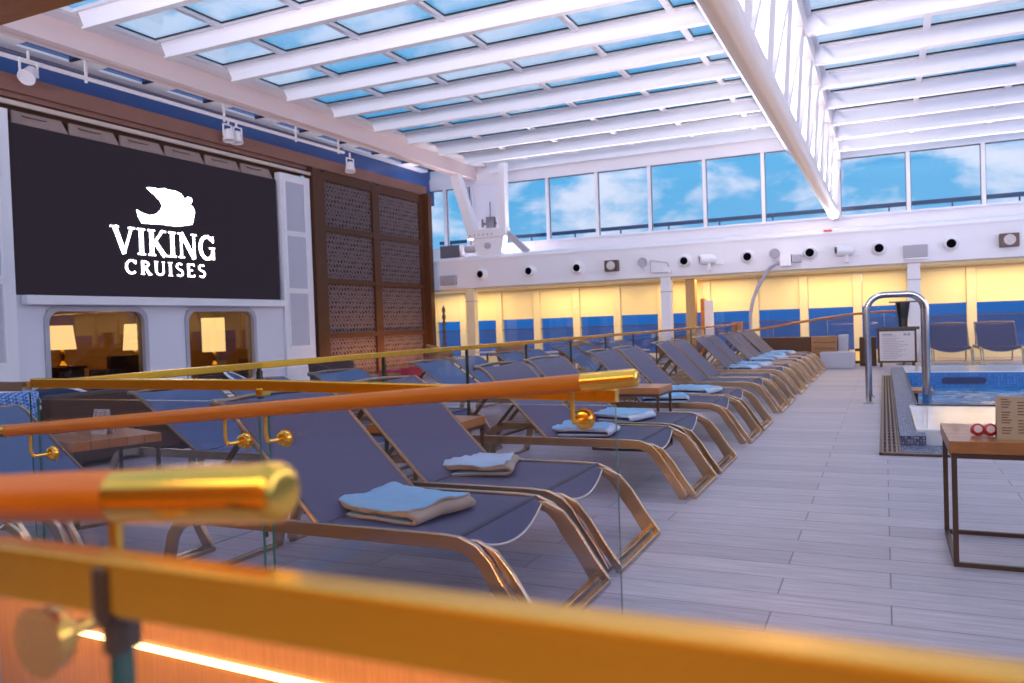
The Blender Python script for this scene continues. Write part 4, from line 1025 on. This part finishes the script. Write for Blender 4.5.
tag(part('grey_cabinet', MGREY, None, ((-.93, 18.9, 0), (-.72, 19.4, .68)), bevel=.02), 'slim grey cabinet right of the orange wooden box', 'cabinet')
tag(part('low_plinth', MGREY, None, ((-1.25, 18.1, 0), (-.58, 18.55, .34)), bevel=.01), 'low grey plinth at the end of the walkway', 'plinth')
t = thing('floor_lantern', 'small black and brass lantern at the foot of the window mullion', 'lantern', (-.55, 19.9, 0))
part('base', BLACK, t, ((-.62, 19.85, 0), (-.50, 19.97, .06))); part('cap', BLACK, t, ((-.62, 19.85, .28), (-.50, 19.97, .34))); part('glow', GLOW, t, ((-.60, 19.87, .06), (-.52, 19.95, .28)))

# wicker sofa and cushion on left
t = thing('wicker_sofa', 'long dark brown wicker sofa by the left wall, seen through the glass', 'sofa', (-6.9, 5., 0))
part('back', WICK, t, ((-6.62, 4.55, .05), (-6.48, 6.5, .68)), bevel=.03)
part('arm', WICK, t, ((-7.3, 4.55, .05), (-6.62, 4.7, .55)), bevel=.03); part('arm', WICK, t, ((-7.3, 6.35, .05), (-6.62, 6.5, .55)), bevel=.03)
part('base', WICK, t, ((-7.3, 4.7, .05), (-6.62, 6.35, .28)), bevel=.02)
part('seat_cushion', SLINGB, t, ((-7.28, 4.72, .28), (-6.64, 5.5, .40)), bevel=.03); part('seat_cushion', SLINGB, t, ((-7.28, 5.52, .28), (-6.64, 6.33, .40)), bevel=.03)
for x in (-7.25, -6.58):
    for y in (4.6, 6.4): part('leg', FRAMEB, t, ((x, y, 0), (x + .05, y + .05, .06)))
def pillow(x, y, z, s, rz, lab):
    m = MB()
    for sg in (1, -1):
        m.grid(lambda u, v: ((u - .5) * s, sg * .055 * (max(0, 1 - (2*u-1)**4) * max(0, 1 - (2*v-1)**4)) ** .6, (v) * s), 14, 14)
    o = m.build('cushion', CUSH, None, smooth=True, ang=180); o.location = (x, y, z); o.rotation_euler = (-.1, 0, rz); return tag(o, lab, 'cushion')
tw = thing('lounge_chair', 'low blue lounge chair at the far left holding the patterned cushion', 'lounge chair', (-6.05, 3.95, 0))
part('seat', SLINGB, tw, ((-6.35, 3.6, .25), (-5.70, 4.3, .40)), bevel=.04); part('back', SLINGB, tw, ((-6.47, 3.6, .25), (-6.35, 4.3, .72)), bevel=.03)
for x in (-6.42, -5.78):
    for y in (3.63, 4.22): part('leg', FRAMEB, tw, ((x, y, 0), (x + .05, y + .05, .27)))
pillow(-6.10, 3.97, .405, .36, .9, 'blue and white patterned square cushion at the far left')
# round white garden chairs
def round_chair(x, y, rz, lab, fab):
    t = thing('round_chair', lab, 'chair', (0, 0, 0))
    MB().tube([(.42 * math.cos(a), .42 * math.sin(a), .34 + .26 * max(0, -math.cos(a))) for a in [2 * PI * k / 24 for k in range(24)]], .018, 8, closed=True).build('hoop', WHITE2, t, smooth=True)
    m = MB(); m.grid(lambda u, v: ((.02 + .38 * u) * math.cos(2 * PI * v), (.02 + .38 * u) * math.sin(2 * PI * v), .26 + .08 * u ** 2 + .26 * max(0, -math.cos(2 * PI * v)) * u ** 2), 6, 24, .01); m.build('seat_shell', fab, t, smooth=True)
    for a in (PI / 4, 3 * PI / 4, 5 * PI / 4, 7 * PI / 4):
        m = MB(); m.tube([(.38 * math.cos(a), .38 * math.sin(a), .34 + .2 * max(0, -math.cos(a))), (.22 * math.cos(a), .22 * math.sin(a), .20), (.36 * math.cos(a), .36 * math.sin(a), 0.012)], .012, 6); m.build('leg', WHITE2, t, smooth=True)
    t.location = (x, y, 0); t.rotation_euler = (0, 0, rz); return t
round_chair(-8.3, 8.0, 1.2, 'white round wire chair below the pillar between the two saloon windows', WICK)
round_chair(-8.6, 9.3, .6, 'white round wire chair with blue seat left of the brown wicker armchair', SLINGB)
round_chair(-9.6, 7.0, 2.0, 'white round wire chair nearest the left saloon window', SLINGB)
def armchair(x, y, rz, m1, m2):
    t = thing('wicker_armchair', '', 'armchair')
    m = MB(); m.grid(lambda u, v: ((.33 + .05 * v) * math.cos(-PI * .72 + PI * 1.44 * u + PI), (.33 + .05 * v) * math.sin(-PI * .72 + PI * 1.44 * u + PI), .28 + v * (.20 + .26 * math.sin(PI * u))), 18, 5, .03); m.build('shell', m1, t, smooth=True)
    MB().lathe([(.30, .22), (.31, .27), (.29, .29), (0, .29)], seg=20).build('seat_frame', m1, t, smooth=True)
    MB().lathe([(.27, .292), (.29, .33), (.26, .37), (0, .38)], seg=20).build('cushion', m2, t, smooth=True)
    for a in (PI / 4, 3 * PI / 4, 5 * PI / 4, 7 * PI / 4): MB().tube([(.24 * math.cos(a), .24 * math.sin(a), .24), (.28 * math.cos(a), .28 * math.sin(a), 0.01)], .016, 6).build('leg', FRAMEB, t, smooth=True)
    return t
a0 = armchair(0, 0, 0, RATTAN, ORANGEF)
spots = [(-9.9, 17.2, .3, 'honey rattan armchair nearest the lattice partition'), (-8.6, 18.4, 2.6, 'honey rattan armchair second from the lattice partition'), (-7.9, 17.0, .2, 'honey rattan armchair under the fourth promenade window'),
         (-6.9, 18.4, 2.8, 'honey rattan armchair under the fifth promenade window'), (-5.9, 17.3, .4, 'honey rattan armchair left of the middle column'), (-4.6, 18.9, 3.0, 'honey rattan armchair right of the middle column'), (-3.9, 17.6, .1, 'honey rattan armchair closest to the far end of the brass rail')]
used = False
for x, y, r, l in spots: place(a0, used, (x, y, 0), r, l, 'rattan armchairs by the far windows'); used = True
a1 = armchair(0, 0, 0, WICK, SLINGB); place(a1, False, (-7.6, 9.9, 0), .5, 'dark brown wicker armchair with a blue seat in the middle of the left deck')
place(a1, True, (-8.4, 10.9, 0), 2.0, 'dark brown wicker armchair just behind the other brown one')
t = thing('bar_cabinet', 'small wooden cabinet with a crimson side beside the blue lounger back', 'cabinet', (-7.5, 11.5, 0))
part('body', RATTAN, t, ((-7.75, 11.3, 0), (-7.3, 11.75, .42))); part('side', REDF, t, ((-7.3, 11.3, 0), (-7.15, 11.75, .50))); part('lid', REDF, t, ((-7.76, 11.29, .42), (-7.3, 11.76, .46)))
for x, y, l in ((-9.3, 18.5, 'small round table among the rattan armchairs, left'), (-7.3, 17.7, 'small round table among the rattan armchairs, middle'), (-5.2, 18.1, 'small round table among the rattan armchairs, right')):
    t = thing('bistro_table', l, 'table', (x, y, 0))
    MB().lathe([(.0, .48), (.28, .48), (.28, .455), (0, .455)], (x, y, 0)).build('top', CREAM, t, smooth=True); MB().lathe([(.025, .455), (.025, .03), (.2, .02), (.2, 0)], (x, y, 0), seg=16).build('pedestal', FRAMEB, t, smooth=True)
t = thing('pole_stand', 'slim dark bead-like pole beside the right edge of the lattice partition', 'pole', (-11.6, 20.35, 0))
MB().lathe([(.1, 0), (.1, .03)] + [(.03 if k % 2 else .06, .05 + .1 * k) for k in range(17)] + [(0, 1.8)], (-11.6, 20.35, 0), seg=10).build('shaft', FRAMEB, t, smooth=True)

# ------------------------------------------------------------------ outside
m = MB(); m.box((-3000, 25.2, -15.5), (3000, 3000, -15)); o = m.build('sea', SEA); o['kind'] = 'structure'
m = MB(); m.box((-14.2, WY + .36, 2.86), (7, 24.9, 2.9)); m.box((-14.2, WY + .2, -.3), (7, 25., 0)); o = m.build('outer_deck', WHITE); o['kind'] = 'structure'

# ------------------------------------------------------------------ world
w = bpy.data.worlds.new('sky'); SC.world = w; w.use_nodes = True; t = w.node_tree; t.nodes.clear()
out = N(t, 'ShaderNodeOutputWorld'); bg = N(t, 'ShaderNodeBackground', Strength=.98)
tc = N(t, 'ShaderNodeTexCoord'); sx = N(t, 'ShaderNodeSeparateXYZ'); t.links.new(tc.outputs['Generated'], sx.inputs[0])
rampz = N(t, 'ShaderNodeValToRGB'); t.links.new(sx.outputs[2], rampz.inputs[0])
e = rampz.color_ramp.elements
e[0].position = 0.0; e[0].color = (.03, .20, .52, 1); e[1].position = 1.; e[1].color = (.22, .50, .78, 1)
for p, c in ((.025, (.04, .24, .60, 1)), (.06, (.22, .50, .80, 1)), (.2, (.07, .42, .78, 1)), (.5, (.26, .56, .82, 1))):
    q = e.new(p); q.color = c
mp = N(t, 'ShaderNodeMapping'); mp.inputs['Scale'].default_value = (1, 1, 2.2); t.links.new(tc.outputs['Generated'], mp.inputs[0])
nz = N(t, 'ShaderNodeTexNoise', Scale=6.5, Detail=7., Roughness=.55); nz.inputs['Distortion'].default_value = .3
t.links.new(mp.outputs[0], nz.inputs['Vector'])
cr = N(t, 'ShaderNodeValToRGB'); cr.color_ramp.elements[0].position = .44; cr.color_ramp.elements[1].position = .56; t.links.new(nz.outputs[0], cr.inputs[0])
mk = N(t, 'ShaderNodeMapRange'); mk.inputs[1].default_value = .03; mk.inputs[2].default_value = .09; t.links.new(sx.outputs[2], mk.inputs[0])
mm = N(t, 'ShaderNodeMath', operation='MULTIPLY'); t.links.new(mk.outputs[0], mm.inputs[0]); t.links.new(cr.outputs[0], mm.inputs[1])
t.links.new(mix_rgb(t, mm.outputs[0], rampz.outputs[0], (.74, .78, .95)), bg.inputs[0]); t.links.new(bg.outputs[0], out.inputs[0])

# ------------------------------------------------------------------ lamps and added fill lights
def area(name, loc, sx_, sy_, col, power, rot=(0, 0, 0), spread=PI):
    l = bpy.data.lights.new(name, 'AREA'); l.shape = 'RECTANGLE'; l.size = sx_; l.size_y = sy_; l.color = col; l.energy = power; l.spread = spread
    o = bpy.data.objects.new(name, l); COL.objects.link(o); o.location = loc; o.rotation_euler = rot; return o
for x in (-11.5, -8, -4.5, -1., 2.5, 5.5): area('promenade_downlight', (x, 21.35, 2.17), 2.6, .25, (1., .69, .27), 38)
area('roof_fill_far', (-3.5, 21.2, 3.3), 20, .3, (1., .92, .97), 420, (math.radians(217), 0, 0), math.radians(110))  # added fill above the far band, brightens the roof underside
area('roof_fill_left', (-12.2, 11., 5.30), .3, 17, (1., .90, .92), 30, (PI, .35, 0))  # added fill along the left edge of the roof
area('roof_fill_ridge', (-1.2, 11, 3.75), .12, 19, (1., .90, .92), 520, (PI, 0, 0))  # added fill on top of the ridge pipe, lights the beam webs
area('truss_glow', (-1.07, 11, 2.6), .15, 16, (1., .62, .28), 20, (PI, 0, 0))
area('roof_fill_aft', (-2, -2.4, 3.5), 15, 1.6, (1., .89, .97), 1000, (math.radians(118), 0, 0), math.radians(95))  # added fill behind the camera, aimed up at the roof
area('warm_fill_aft', (-.5, -1.6, 3.05), 6, 1.2, (1., .62, .20), 95, (0, 0, 0))  # added warm fill behind the camera for the brass and teak rails
area('curb_fill', (-1.8, .50, .62), 3, .06, (1., .50, .12), 12, (math.radians(72), 0, 0), math.radians(38))  # added narrow warm fill aimed at the wood curb
area('side_fill', (6.9, 10, 3.2), 3.5, 16, (.94, .84, 1.), 330, (0, PI / 2, 0))  # added fill from the right to brighten the hall
area('lattice_uplight', (-11.4, 17.6, .15), .3, 4, (1., .42, .10), 38, (0, PI - .45, 0))
area('saloon_light', (-13.1, 11, 1.85), 1, 5, (1., .6, .18), 60)
REFLW = mat('amber_reflector', (.50, .20, .02), .5, col2=(.28, .09, .008), scale=3)
struct(part('warm_reflector_wall', REFLW, None, ((-13, -3.1, 0), (7, -3., 3.2))))  # unseen amber surface added so the brass picks up warm reflections

vs = SC.view_settings; vs.view_transform = 'Standard'; vs.look = 'None'; vs.exposure = .15; vs.gamma = 1; vs.use_curve_mapping = False
